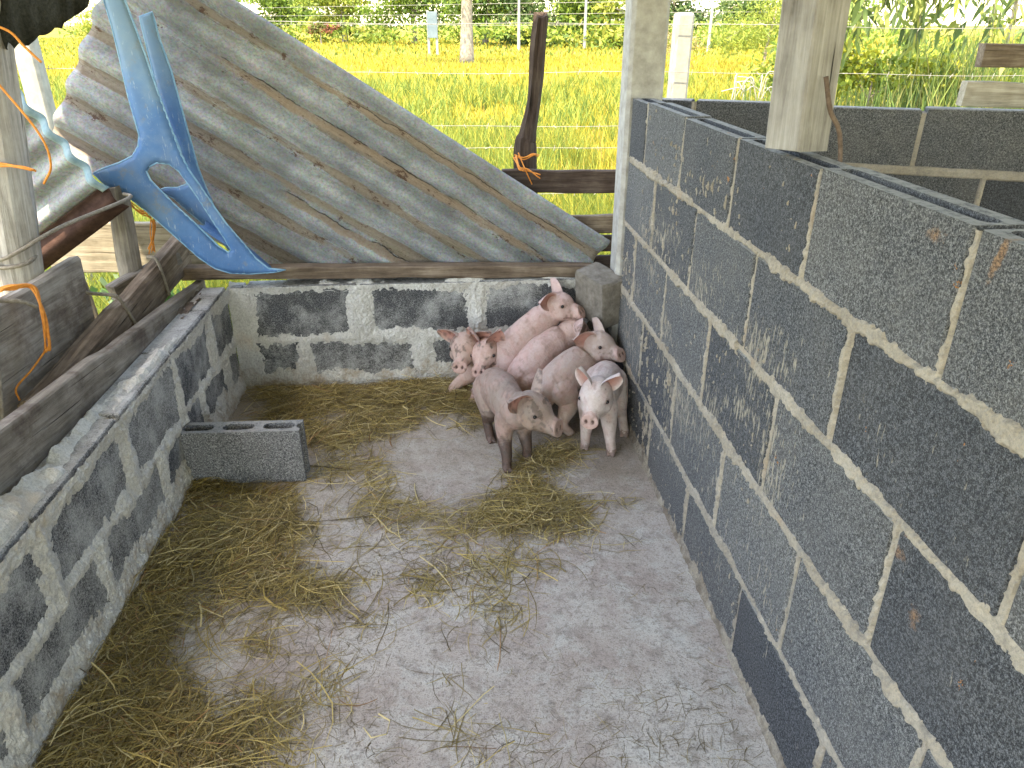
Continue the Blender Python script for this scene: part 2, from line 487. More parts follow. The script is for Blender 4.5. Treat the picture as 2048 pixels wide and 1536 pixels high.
M['scrap'] = galvanised('rusty_sheet', 5.0, .02)

def simple(name, c0, c1, scale=20, rough=.8, spec=.3, bump=.3, bd=.004, metal=0):
    b = MB(name, rough, spec)
    n = b.noise(b.pos, scale, 6, .65)
    b.b.inputs['Metallic'].default_value = metal
    return b.done(b.mix(b.ramp(n, [(.3, 0), (.7, 1)]), c0, c1), None, b.bump(n, bump, bd))
M['rust'] = simple('rust_band', (.035, .020, .017), (.085, .050, .043), 35, .95, .1)
M['cyan'] = simple('cyan_edge', (.17, .30, .37), (.33, .44, .49), 40, .7)
M['conc_post'] = simple('post_concrete', (.25, .24, .225), (.44, .43, .41), 22, .9, .2, .5)
M['conc_white'] = simple('fence_post_concrete', (.24, .235, .21), (.36, .355, .32), 18, .9)
M['chunk'] = simple('rubble', (.11, .095, .08), (.25, .225, .195), 30, .95, .2, .8, .008)
M['rope'] = simple('old_rope', (.16, .135, .11), (.30, .27, .23), 130, .9, .2, .8, .003)
M['orange'] = simple('orange_twine', (.52, .17, .03), (.75, .30, .06), 90, .6)
M['wire'] = simple('wire_steel', (.16, .16, .15), (.30, .30, .28), 40, .6)
M['rod'] = simple('rusty_rod', (.07, .045, .035), (.17, .12, .09), 90, .9)
M['tarp'] = simple('black_net', (.008, .009, .008), (.03, .032, .028), 160, .9, .2, .8, .004)
M['bark'] = simple('bark', (.16, .13, .10), (.34, .30, .25), 9, .95, .1, .8, .02)
M['roof'] = simple('roof_metal', (.40, .40, .39), (.52, .52, .51), 5, .7)
M['pole_white'] = simple('pole_white', (.22, .22, .21), (.30, .30, .29), 3, .8)
M['sign'] = simple('sign_face', (.09, .13, .16), (.15, .20, .23), 2, .6)
M['dirt'] = simple('dirt', (.075, .055, .045), (.16, .125, .10), 30, .95, .2, .9, .012)
M['eye'] = simple('eye_dark', (.006, .004, .004), (.012, .008, .007), 20, .12, .6, 0)
M['red'] = simple('red_cloth', (.45, .08, .07), (.62, .17, .13), 2, .8)

def blue_plastic():
    b = MB('blue_plastic', .5, .4)
    n1 = b.noise(b.pos, 9, 6, .7); n2 = b.noise(b.pos, 60, 6, .8); n3 = b.noise(b.pos, 4, 4, .6)
    z = b.sep(b.pos)[2]
    c = b.ramp(n1, [(.3, (.040, .130, .310)), (.6, (.065, .185, .400)), (.8, (.14, .28, .43))])
    c = b.mix(b.ramp(b.math('ADD', b.math('MULTIPLY', z, .55), b.math('MULTIPLY', n3, .5)), [(.80, 0), (1.0, .55)]), c, (.25, .37, .40))
    c = b.mix(b.ramp(n2, [(.58, 0), (.72, .4)]), c, (.34, .40, .44))
    c = b.mix(b.ramp(n3, [(.52, 0), (.76, .4)]), c, (.27, .32, .34))
    sc = b.noise(b.map(b.pos, (40, 40, 6), (0, 0, 0), (0, .5, 0)), 3.0, 4, .7)
    c = b.mix(b.ramp(sc, [(.62, 0), (.66, .45)]), c, (.42, .50, .55))
    c = b.mix(b.ramp(b.noise(b.pos, 14, 6, .75), [(.56, 0), (.66, .5)]), c, (.20, .20, .16))
    return b.done(c, b.ramp(n1, [(.3, .5), (.8, .75)]), b.bump(n2, .25, .002))
M['blue'] = blue_plastic()
M['blue_rim'] = simple('pale_blue_rim', (.10, .27, .46), (.26, .44, .55), 25, .55)  # rim in a paler blue than the panels

def ribbon_mat(name, rough=.7, trans=.25):
    b = MB(name, rough, .25)
    c = b.attr()
    b.setin(b.b.inputs['Base Color'], c)
    if trans > 0:
        tr = b.n.new('ShaderNodeBsdfTranslucent'); b.lk(c, tr.inputs[0])
        mx = b.n.new('ShaderNodeMixShader'); mx.inputs[0].default_value = trans
        out = [n for n in b.n if n.type == 'OUTPUT_MATERIAL'][0]
        b.lk(b.b.outputs[0], mx.inputs[1]); b.lk(tr.outputs[0], mx.inputs[2]); b.lk(mx.outputs[0], out.inputs[0])
    return b.m
M['straw'] = ribbon_mat('straw', .65, .15)
M['grass'] = ribbon_mat('grass', .7, .35)
M['leaf'] = ribbon_mat('leaf', .55, .35)

def skin_mat():
    b = MB('pig_skin', .52, .35)
    c = b.attr()
    n1 = b.noise(b.obj, 60, 5, .65); n2 = b.noise(b.obj, 420, 2, .6)
    c = b.mix(b.ramp(n1, [(.3, .22), (.6, 0)]), c, (.30, .15, .125))
    c = b.mix(b.ramp(n2, [(.3, .25), (.5, 0)]), c, b.mix(.5, c, (.25, .16, .13)))
    b.b.inputs['Subsurface Weight'].default_value = .12
    b.b.inputs['Subsurface Radius'].default_value = (.012, .005, .003)
    b.b.inputs['Subsurface Scale'].default_value = .22
    wr = b.noise(b.map(b.obj, (1, 1, 1)), 45, 4, .6, 1.2)
    nb = b.bump(wr, .45, .008); nb = b.bump(n2, .4, .002, nb)
    return b.done(c, b.ramp(n1, [(.3, .62), (.7, .45)]), nb)
M['skin'] = skin_mat()

def field_mat():
    b = MB('field_soil', .95, .1)
    n1 = b.noise(b.map(b.pos, (1, .5, 1)), .35, 5, .6); n2 = b.noise(b.pos, 6, 5, .7)
    c = b.ramp(n1, [(.35, (.11, .125, .022)), (.55, (.24, .20, .035)), (.75, (.28, .22, .05))])
    c = b.mix(b.ramp(n2, [(.35, .6), (.6, 0)]), c, (.05, .055, .015))
    return b.done(c, None, b.bump(n2, .6, .05))
M['field'] = field_mat()

# ------------------------------------------------------------------ setting: ground, floor, roof
# field: one sheet to the horizon
def quad_sheet(name, xs, ys, z, mat, jitter=0):
    X, Y = np.meshgrid(xs, ys, indexing='ij')
    Z = z + jitter * (fbm(X * 1.3, Y * 1.3, 3) - .5)
    V = np.stack([X, Y, Z], -1).reshape(-1, 3)
    idx = np.arange(len(xs) * len(ys)).reshape(len(xs), len(ys))
    F = np.stack([idx[:-1, :-1], idx[1:, :-1], idx[1:, 1:], idx[:-1, 1:]], -1).reshape(-1, 4)
    return mobj(name, V, F, mat, smooth=True, origin=(0, 0, z))
g = quad_sheet('field', np.array([-900, -300, -100, -40, -20, -10, -5, -2, 0, 2, 5, 10, 20, 40, 100, 300, 900.]),
               np.array([-300, -100, -30, -10, -3, 0, 3, 5, 8, 12, 18, 26, 40, 60, 90, 150, 300, 1200.]), -.10, M['field'], 0)
tag(g, kind='structure')
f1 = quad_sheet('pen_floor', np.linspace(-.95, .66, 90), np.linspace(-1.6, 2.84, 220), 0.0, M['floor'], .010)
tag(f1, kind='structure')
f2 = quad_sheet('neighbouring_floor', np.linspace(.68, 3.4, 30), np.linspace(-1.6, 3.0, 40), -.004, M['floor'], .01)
tag(f2, kind='structure')

# shed roof (out of the picture above, gives the shade)
def corr_roof():
    xs = np.linspace(-1.70, 4.6, 250); ys = np.array([-3.2, 2.62])
    X, Y = np.meshgrid(xs, ys, indexing='ij')
    Z = 2.42 + .03 * (Y - 2.62) + .012 * np.sin(X * 2 * math.pi / .076)
    V = np.stack([X, Y, Z], -1).reshape(-1, 3); idx = np.arange(len(V)).reshape(len(xs), 2)
    F = np.stack([idx[:-1, 0], idx[1:, 0], idx[1:, 1], idx[:-1, 1]], -1)
    return V, F
V, F = corr_roof()
tag(mobj('shed_roof', V, F, M['roof'], smooth=True), kind='structure')

# ------------------------------------------------------------------ block walls
def slot_loop(cx, cy, l, w, n=4):
    pts = []
    for k in range(n + 1):
        a = -math.pi / 2 + math.pi * k / n; pts.append((cx + l / 2 - w / 2 + w / 2 * math.cos(a), cy + w / 2 * math.sin(a)))
    for k in range(n + 1):
        a = math.pi / 2 + math.pi * k / n; pts.append((cx - l / 2 + w / 2 + w / 2 * math.cos(a), cy + w / 2 * math.sin(a)))
    return pts
def block_wall(label, O, D, N, courses, s0, s1, thick, hfun, bmat, mmat, hollow=True, step=.005, top_h=None, cols_l=1.0):
    """O: (x,y) on the front face; D along; N towards the viewer."""
    D3 = np.array([D[0], D[1], 0.]); N3 = np.array([N[0], N[1], 0.])
    def W(s, d, z): return np.array([O[0], O[1], 0]) + D3 * s + N3 * d + np.array([0, 0, z])
    base = W((s0 + s1) / 2, -thick / 2, 0)
    root = empty('block_wall', base, label, 'wall')
    ztop = courses[0][1]
    parts = []
    def lbox(a0, a1, d0, d1, z0, z1, c=.002):
        V, F = hull_box(a0, a1, d0, d1, z0, z1, c)
        return np.array([W(v[0], v[1], v[2]) for v in V]), F
    # mortar bed: recessed core below the top course, joints in the top course
    ctop = courses[0][0] + .004 if hollow else ztop - .012
    parts.append(lbox(s0 + .004, s1 - .004, -thick + .006, -.006, -.06, ctop))
    if hollow:
        for j in courses[0][2]:
            if s0 < j < s1: parts.append(lbox(j - .008, j + .008, -thick + .004, -.004, courses[0][0], ztop - random.uniform(.002, .02)))
    Vh, Fh = hfield(W(s0, 0, 0), D3, (0, 0, 1), N3, s1 - s0, ztop, int((s1 - s0) / step), int(ztop / step),
                    lambda u, w: hfun(u + s0, w), -.004)
    parts.append((Vh, [tuple(q) for q in Fh]))
    if top_h is not None:
        Vt, Ft = hfield(W(s0, -thick, ztop - .004), D3, N3, (0, 0, 1), s1 - s0, thick + .012, int((s1 - s0) / .008), 14,
                        lambda u, w: top_h(u + s0, w), -.003)
        parts.append((Vt, [tuple(q) for q in Ft]))
    V, F = join(parts)
    mobj('mortar', V, F, mmat, root)
    for ci, (z0, z1, joints) in enumerate(courses):
        cuts = [s0] + [j for j in joints if s0 + .03 < j < s1 - .03] + [s1]
        for a, c in zip(cuts[:-1], cuts[1:]):
            ins = random.uniform(0, .003)
            a2, c2 = a + .007, c - .007
            zb, zt = z0 + .006, (z1 - .007 if ci > 0 else z1 + random.uniform(-.004, .004))
            if ci == 0 and hollow:
                hl = (c2 - a2) / 3.35
                holes = [slot_loop((a2 + c2) / 2, -thick / 2, (c2 - a2) * .95, thick * .38)]
                e = .003
                outer = [(a2 + e, -thick - ins), (c2 - e, -thick - ins), (c2, -thick - ins + e), (c2, -ins - e), (c2 - e, -ins), (a2 + e, -ins), (a2, -ins - e), (a2, -thick - ins + e)]
                V, F = prism_holes(outer, holes, zb, zt, .13)
            else:
                V, F = hull_box(a2, c2, -thick - ins, -ins, zb, zt, .004, .0012)
            V = np.array([W(v[0], v[1], v[2]) for v in V])
            if np.cross(D3, N3)[2] < 0: F = [tuple(reversed(f)) for f in F]
            mobj('block', V, F, bmat, root)
    return root

# right partition wall
R_ROWS = [(.91, 1.105, [-.36, .03, .415, .807, 1.211, 1.593, 1.977, 2.37]),
          (.69, .91, [-.58, -.18, .21, .60, 1.021, 1.415, 1.81, 2.2]),
          (.455, .69, [-.36, .03, .41, .805, 1.225, 1.62, 2.01, 2.39]),
          (.21, .455, [-.55, -.15, .245, .64, 1.037, 1.43, 1.83, 2.22]),
          (-.02, .21, [-.33, .06, .45, .84, 1.235, 1.63, 2.03, 2.43])]
def right_h(s, z):
    h = np.full(s.shape, -.012)
    wob = (fbm(s * 9, z * 9, 1, 3) - .5)
    fine = (fbm(s * 70, z * 70, 5, 3) - .5); vf = vnoise(s * 190, z * 190, 8) - .5
    wid = .0022 + .0135 * fbm(s * 7, z * 7, 2, 4) ** 1.5
    ed = fine * .010 + vf * .004 + (fbm(s * 28, z * 28, 6, 2) - .5) * .008
    for z0, z1, js in R_ROWS:
        d = np.abs(z - z1 + wob * .012)
        if z1 < 1.1: h = np.maximum(h, .0035 + fine * .006 + vf * .002 - np.maximum(d - wid * 1.15 - ed, 0) * 1.4)
        inrow = (z > z0 - .006) & (z < z1 + .004)
        for j in js:
            d = np.abs(s - j + wob * .010)
            hv = .0022 + fine * .006 + vf * .002 - np.maximum(d - wid * .62 - ed * .7, 0) * 1.6 + (wob - .05) * .012
            h = np.where(inrow, np.maximum(h, hv), h)
    h = h + np.where(h > -.01, (fbm(s * 3.5, z * 3.5, 10, 3) - .56) * .014, 0)
    hole = fbm(s * 5 + 3, z * 5, 7, 2)
    h = np.where(hole > .80, h - .02, h)
    sp = fbm(s * 95, z * 42, 9, 4) * .7 + fbm(s * 5, z * 5, 2, 2) * .3
    h = np.maximum(h, np.where((sp > .71) & (s > 1.25), (sp - .71) * .04 - .0004, -.012))
    h = np.maximum(h, .005 - z * .30 + fine * .010 + (fbm(s * 4, z, 3, 2) - .5) * .02)
    return h
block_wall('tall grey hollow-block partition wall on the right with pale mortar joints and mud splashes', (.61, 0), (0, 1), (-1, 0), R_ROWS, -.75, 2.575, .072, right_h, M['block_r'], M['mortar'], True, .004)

# low back wall
B_ROWS = [(.205, .425, [-.80, -.37, .09, .53]), (-.02, .205, [-.60, -.14, .32])]
def back_h(s, z):
    fine = fbm(s * 60, z * 60, 2, 3) - .5
    n = fbm(s * 6, z * 6, 4, 3) - .5
    nn = fbm(s * 26, z * 15, 8, 4) - .5
    drip = fbm(s * 55, z * 7, 14, 3) - .5
    h = np.full(s.shape, -.02)
    for z0, z1, js in B_ROWS:
        inrow = (z > z0 - .02) & (z < z1 + .01)
        for j in js:
            d = np.abs(s - j)
            h = np.where(inrow, np.maximum(h, .003 - (d - .026) * .30 + n * .012 + nn * .012), h)
    h = np.maximum(h, .002 - (np.abs(z - .205) - .016) * .34 + n * .012 + nn * .012 + drip * .006)
    h = np.maximum(h, .002 - (.425 - z - .014) * .36 + n * .014 + nn * .010 + drip * .006)
    h = np.maximum(h, .004 - (z - .050) * .26 + n * .014 + nn * .008)
    h = np.maximum(h, .012 - (s + .86 - .05) * .26 + n * .02)
    vf = fbm(s * 150, z * 150, 11, 2) - .5
    return np.clip(h, -.02, .008) + fine * .006 + vf * .006
def ragged_top(s, w):
    n = fbm(s * 5, w * 9, 6, 4); f = fbm(s * 40, w * 40, 3, 3)
    return (n - .46) * .11 + (f - .5) * .016 - .004 - .06 * sstep(.060, .088, w) - .06 * sstep(.022, .0, w)
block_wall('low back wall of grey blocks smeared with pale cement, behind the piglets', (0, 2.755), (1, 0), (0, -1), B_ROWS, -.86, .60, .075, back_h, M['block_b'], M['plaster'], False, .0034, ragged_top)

# low left wall
L_ROWS = [(.215, .432, [-.02, .42, .86, 1.285, 1.72, 2.12, 2.49]), (-.02, .215, [-.2, .2, .63, 1.05, 1.48, 1.90, 2.30, 2.6])]
def left_h(s, z):
    fine = fbm(s * 60, z * 60, 2, 3) - .5
    n = fbm(s * 6, z * 6, 9, 3) - .5
    nn = fbm(s * 24, z * 14, 5, 4) - .5
    drip = fbm(s * 50, z * 6, 14, 3) - .5
    h = np.full(s.shape, -.02)
    for z0, z1, js in L_ROWS:
        inrow = (z > z0 - .02) & (z < z1 + .01)
        for j in js:
            d = np.abs(s - j + (z - .2) * .06 * n)
            h = np.where(inrow, np.maximum(h, .006 - (d - .020) * .34 + n * .012 + nn * .013), h)
    h = np.maximum(h, .002 - (np.abs(z - .215 + n * .02) - .015) * .36 + n * .012 + nn * .013 + drip * .006)
    h = np.maximum(h, .004 - (.432 - z - .040 * (.2 + 1.5 * fbm(s * 3, 0 * s, 12, 2))) * .36 + n * .014 + nn * .012 + drip * .008)
    h = np.maximum(h, .004 - (z - .075) * .24 + n * .020 + nn * .010)
    vf = fbm(s * 150, z * 150, 11, 2) - .5
    return np.clip(h - .001, -.02, .012) + fine * .007 + vf * .006 + (fbm(s * 9, z * 40, 13, 3) - .5) * .006
def ragged_top_left(s, w):
    n = fbm(s * 4, w * 8, 1, 4); f = fbm(s * 38, w * 38, 3, 3)
    return (n - .42) * .13 + (f - .5) * .020 - .004 - .07 * sstep(.066, .098, w) - .05 * sstep(.022, .0, w)
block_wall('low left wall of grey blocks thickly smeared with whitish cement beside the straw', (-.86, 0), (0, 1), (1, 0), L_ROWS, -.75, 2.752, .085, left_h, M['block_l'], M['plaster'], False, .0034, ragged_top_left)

# rear wall of the neighbouring pen
ang = math.radians(-25)
dn = (math.cos(ang), math.sin(ang)); nn_ = (math.sin(ang), -math.cos(ang))
N_ROWS = [(.87, 1.070, [.15, .53, .905, 1.30]), (.66, .87, [.34, .735, 1.125, 1.5]), (.455, .66, [.15, .53, .905, 1.30]), (.23, .455, [.34, .74, 1.12, 1.5]), (-.02, .23, [.15, .53, .905, 1.30])]
def near_h(s, z):
    h = np.full(s.shape, -.012)
    fine = (fbm(s * 70, z * 70, 5, 3) - .5); wob = (fbm(s * 9, z * 9, 1, 3) - .5)
    for z0, z1, js in N_ROWS:
        if z1 < 1.07: h = np.maximum(h, .004 + fine * .004 - np.maximum(np.abs(z - z1 + wob * .008) - .013, 0) * 2)
        inrow = (z > z0 - .006) & (z < z1 + .004)
        for j in js:
            if abs(j - .905) < .01 and z1 > 1.0: continue
            h = np.where(inrow, np.maximum(h, .003 + fine * .004 - np.maximum(np.abs(s - j) - .008, 0) * 2), h)
    return h
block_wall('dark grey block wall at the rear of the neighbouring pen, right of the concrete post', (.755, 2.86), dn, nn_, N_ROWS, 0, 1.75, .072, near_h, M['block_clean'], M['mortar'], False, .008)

# ------------------------------------------------------------------ boards and posts
def board(name, p0, p1, width, thick, mat, up=(0, 0, 1), label=None, cat=None, parent=None, group=None, jit=.004, taper=1.0, nseg=14, c=.004):
    """plank from p0 to p1 (centre line); width measured along 'up', thickness sideways; long axis = local X"""
    p0 = np.array(p0, float); p1 = np.array(p1, float)
    d, s, u = frame_from(p1 - p0, up)
    L = np.linalg.norm(p1 - p0)
    prof = [(-1, -1), (1, -1), (1, 1), (-1, 1)]
    V = []; F = []
    xs = np.linspace(0, L, nseg)
    sd = random.uniform(0, 50)
    for i, x in enumerate(xs):
        k = 1 + (taper - 1) * x / L
        hw, ht = width / 2 * k, thick / 2
        cc = min(c, ht * .5)
        ring = [(-ht + cc, -hw), (ht - cc, -hw), (ht, -hw + cc), (ht, hw - cc), (ht - cc, hw), (-ht + cc, hw), (-ht, hw - cc), (-ht, -hw + cc)]
        jy = jit * (vnoise(x * 6 + sd, 0.3, 1) - .5) * 2; jw = jit * (vnoise(x * 9 + sd, 5.3, 2) - .5) * 2; jb = jit * (vnoise(x * 9 + sd, 9.3, 3) - .5) * 2
        for (a, b) in ring:
            V.append((x + (random.uniform(-jit, jit) if i in (0, nseg - 1) else 0), a + jy * .4, b + (jw if b > 0 else jb)))
    for i in range(nseg - 1):
        for j in range(8):
            a = i * 8 + j; b = i * 8 + (j + 1) % 8; F.append((a, b, b + 8, a + 8))
    F.append(tuple(range(7, -1, -1))); F.append(tuple(range(len(V) - 8, len(V))))
    me = build_mesh(name, V, F, mat)
    o = bpy.data.objects.new(name, me); col.objects.link(o)
    Rm = Matrix((d, s, u)).transposed().to_4x4()
    o.rotation_euler = Rm.to_euler()
    # local axes: X=d, Y=s, Z=u
    if parent is not None: o.parent = parent; o.location = Vector(p0) - world_loc(parent)
    else: o.location = p0
    return tag(o, label, cat, group)
def trunk(name, pts, rad, mat, label=None, cat=None, parent=None, seg=14, n=26, rough=.006, squash=1.0, split=False):
    """irregular round wood along a path; local X along the axis"""
    pts = np.array(pts, float)
    d, s, u = frame_from(pts[-1] - pts[0], (0, 1, 0))
    Rw = np.array([d, s, u])
    loc = (pts - pts[0]) @ Rw.T
    V, F = tube(loc, rad, np.asarray(rad) * squash, seg=seg, n=n)
    m = seg
    for i in range(len(V)):
        a = (i % m) / m * 2 * math.pi
        k = (vnoise(math.cos(a) * 3 + 7, math.sin(a) * 3 + V[i][0] * 5, 2) - .5) * 2 * rough + (vnoise(a * 2.5, V[i][0] * 1.2, 4) - .5) * rough
        ctr_i = V[(i // m) * m:(i // m) * m + m].mean(0)
        dv = V[i] - ctr_i; r = np.linalg.norm(dv)
        if r > 1e-5: V[i] = ctr_i + dv * (1 + k / r)
    if split:
        V[-m:, 0] += np.array([(.035 * (vnoise(j * 1.7, 2.2, 3) - .5)) for j in range(m)])
    me = build_mesh(name, V, F, mat)
    o = bpy.data.objects.new(name, me); col.objects.link(o)
    o.rotation_euler = Matrix((d, s, u)).transposed().to_euler()
    if parent is not None: o.parent = parent; o.location = Vector(pts[0]) - world_loc(parent)
    else: o.location = pts[0]
    return tag(o, label, cat)

# corner concrete post
V, F = hull_box(.594, .718, 2.585, 2.705, -.05, 2.45, .012, .002)
tag(mobj('concrete_post', V, F, M['conc_post']), 'square grey concrete post at the far end of the tall right wall', 'post')
# wooden post on the right wall
board('wooden_post', (.640, 1.375, 1.112), (.628, 1.42, 2.44), .094, .075, M['wood_post'], up=(1, 0, 0), label='pale weathered wooden post standing on top of the right block wall', cat='post', jit=.004)
# bent rod
V, F = tube([(.652, 1.33, 1.24), (.668, 1.325, 1.185), (.690, 1.315, 1.14), (.702, 1.30, 1.02)], .0042, seg=8, n=12)
tag(mobj('steel_rod', V, F, M['rod'], smooth=True), 'thin rusty rod sticking up beside the wooden post on the right wall', 'rod')
# beams at the right edge
board('wooden_beam', (1.925, 2.78, 1.223), (3.3, 2.60, 1.20), .078, .05, M['wood_brown'], label='upper dark brown beam end at the right edge above the rear wall', cat='beam')
board('wooden_beam', (1.895, 2.78, 1.092), (3.3, 2.60, 1.06), .086, .05, M['wood_pale'], label='lower pale brown beam end at the right edge, just above the rear wall', cat='beam')

# plank on the back wall, chunk in the corner
board('wooden_plank', (-1.02, 2.795, .478), (.545, 2.790, .452), .046, .06, M['wood_brown'], label='long narrow dark plank laid along the back wall under the corrugated sheet', cat='plank', jit=.004)
def chunk(name, c, dims, rot, label, jit=.006):
    V, F = hull_box(-dims[0] / 2, dims[0] / 2, -dims[1] / 2, dims[1] / 2, -dims[2] / 2, dims[2] / 2, .012, jit)
    Rm = np.array(Matrix.Rotation(rot[2], 3, 'Z') @ Matrix.Rotation(rot[1], 3, 'Y') @ Matrix.Rotation(rot[0], 3, 'X'))
    V = V @ Rm.T + np.array(c)
    return tag(mobj(name, V, F, M['chunk']), label, 'rubble')
chunk('concrete_chunk', (.548, 2.625, .398), (.115, .17, .19), (.10, -.16, .5), 'brown-grey concrete chunk perched in the corner at the end of the back wall')
chunk('concrete_chunk', (.548, 2.67, .215), (.09, .10, .10), (.2, .3, .2), 'small grey concrete lump under the perched chunk in the corner', .010)

# loose block on the floor
def loose_block():
    L, T, H = .385, .072, .185
    n = 5
    def notch(x, sgn):
        out = []
        for k in range(n + 1):
            a = -math.pi / 2 + math.pi * k / n
            out.append((x - sgn * .014 * math.cos(a), .019 * math.sin(a) * sgn))
        return out
    outer = [(-L / 2, -T / 2), (L / 2, -T / 2)] + notch(L / 2, 1) + [(L / 2, T / 2), (-L / 2, T / 2)] + notch(-L / 2, -1)
    holes = [slot_loop(k * .125, 0, .100, .038) for k in (-1, 0, 1)]
    V, F = prism_holes(outer, holes, 0, H, .165)
    Rm = np.array(Matrix.Rotation(math.radians(-1.5), 3, 'Z'))
    V = V @ Rm.T + np.array((-.688, 2.085, .004))
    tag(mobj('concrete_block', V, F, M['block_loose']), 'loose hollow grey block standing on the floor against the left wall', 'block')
loose_block()

# boards beyond the left wall
board('wooden_board', (-.968, 1.02, .520), (-.968, 2.80, .365), .155, .036, M['wood_mud'], label='long grey mud-stained board lying along the outside of the left wall', cat='board', jit=.005, nseg=30)
board('wooden_beam', (-1.055, 1.72, .425), (-1.040, 2.86, .535), .13, .065, M['wood_brown'], label='thick brown beam behind the long grey board, tied with rope', cat='beam', jit=.007, nseg=24, c=.014)
board('wooden_board', (-1.145, 1.50, .535), (-1.125, 2.235, .520), .36, .035, M['wood_mud'], label='wide grey board end with orange twine at the left edge', cat='board', jit=.010, nseg=20, c=.012)
trunk('wooden_post', [(-1.32, 2.12, -.10), (-1.235, 2.12, .62), (-1.165, 2.12, 1.15), (-1.10, 2.12, 1.60), (-1.05, 2.12, 2.42)], [.066, .062, .060, .058, .056], M['wood_post'], 'rough leaning wooden post at the left edge wrapped with rope', 'post', rough=.008)
trunk('wooden_stake', [(-1.165, 2.62, -.1), (-1.138, 2.62, .52), (-1.118, 2.62, .838)], [.040, .037, .033], M['wood_grey'], 'short upright wooden stake under the blue plastic', 'stake', rough=.006, split=True)
trunk('wooden_stake', [(-1.165, 2.36, .30), (-1.205, 2.40, .50), (-1.215, 2.42, .60)], [.013, .013, .012], M['wood_pale'], 'thin pale stake beside the end of the wide grey board', 'stake', rough=.003)
board('wooden_plank', (-1.55, 2.93, .555), (-.96, 2.91, .535), .20, .03, M['wood_pale'], label='pale weathered plank behind the upright stake, under the sheets', cat='plank', jit=.006)
board('wooden_plank', (-1.16, 2.50, .50), (-1.02, 2.75, .55), .05, .045, M['wood_grey'], label='small grey offcut beside the foot of the upright stake', cat='plank', jit=.006)
# crumbly dirt between board and left wall
Vd, Fd = hfield((-.965, 1.75, .37), (0, 1, 0), (1, 0, 0), (0, 0, 1), 1.0, .055, 160, 14,
                lambda u, w: .055 * fbm(u * 8, w * 25, 2, 4) * sstep(0, .2, u) + .012 * fbm(u * 60, w * 60, 4, 2) + .03 * sstep(.3, .8, u))
tag(mobj('dirt', Vd, Fd, M['dirt']), 'dark crumbly dirt filling the gap behind the left wall', 'dirt', kind='stuff')

# slat fence beyond the back right corner
sl = empty('slat_fence', (.45, 2.87, -.1), 'dark wooden slat fence with a tall split stump, behind the sheet', 'fence')
board('slat', (.20, 2.93, .772), (.655, 2.93, .766), .088, .03, M['wood_dark'], parent=sl)
board('slat', (.62, 2.95, .738), (.76, 2.95, .736), .036, .03, M['wood_dark'], parent=sl)
board('slat', (.30, 2.93, .600), (.75, 2.93, .597), .070, .03, M['wood_brown'], parent=sl)
board('slat', (.30, 2.935, .518), (.75, 2.935, .516), .066, .03, M['wood_dark'], parent=sl)
board('slat', (.30, 2.93, .440), (.75, 2.93, .438), .056, .03, M['wood_dark'], parent=sl)
trunk('stump_post', [(.300, 3.01, -.10), (.298, 3.01, .80), (.308, 3.01, .93), (.328, 3.01, 1.05), (.338, 3.01, 1.15), (.345, 3.01, 1.25), (.356, 3.01, 1.35)], [.046, .040, .030, .023, .024, .025, .024], M['wood_dark'], parent=sl, rough=.010, split=True, n=40)

# ------------------------------------------------------------------ corrugated sheets
def corrugated(name, corner, udir, vdir, L, Wd, pitch, amp, mat, label, lean=0.0, edge=None):
    """corner A at local (0,0); u along the corrugation; v across"""
    nu, nv = 90, int(Wd / pitch * 14) + 1
    u = np.linspace(0, L, nu); v = np.linspace(0, Wd, nv)
    uu, vv = np.meshgrid(u, v, indexing='ij')
    w = amp * np.sin(vv / pitch * 2 * math.pi + .6) * (1 + .18 * (vnoise(uu * 3, vv * 9, 3) - .5)) + .006 * (fbm(uu * 1.6, vv * 2.2, 6, 3) - .5) + .003 * (fbm(uu * 9, vv * 12, 2, 3) - .5)
    uu2 = uu + .006 * (fbm(vv * 12, uu * 0, 7, 2) - .5) * (np.abs(uu - L / 2) > L / 2 - .05)
    V = np.stack([uu2, vv, w], -1).reshape(-1, 3)
    idx = np.arange(nu * nv).reshape(nu, nv)
    F = np.stack([idx[:-1, :-1], idx[1:, :-1], idx[1:, 1:], idx[:-1, 1:]], -1).reshape(-1, 4)
    me = build_mesh(name, V, F, mat, smooth=True)
    o = bpy.data.objects.new(name, me); col.objects.link(o)
    U = Vector(udir).normalized(); Vv = Vector(vdir).normalized(); Nn = U.cross(Vv)
    o.rotation_euler = Matrix((U, Vv, Nn)).transposed().to_euler(); o.location = corner
    md = o.modifiers.new('thickness', 'SOLIDIFY'); md.thickness = .0018
    return tag(o, label, 'metal sheet')
# u points up-left along the ridges, v down-left; u x v points to the viewer (-Y)
corrugated('corrugated_sheet', (.622, 2.852, .552), (-.842, .0, .540), (-.540, -.0, -.842), 1.935, .79, .128, .0220, M['sheet'],
           'large grey corrugated metal sheet leaning at a slant behind the back wall, streaked with dirt')
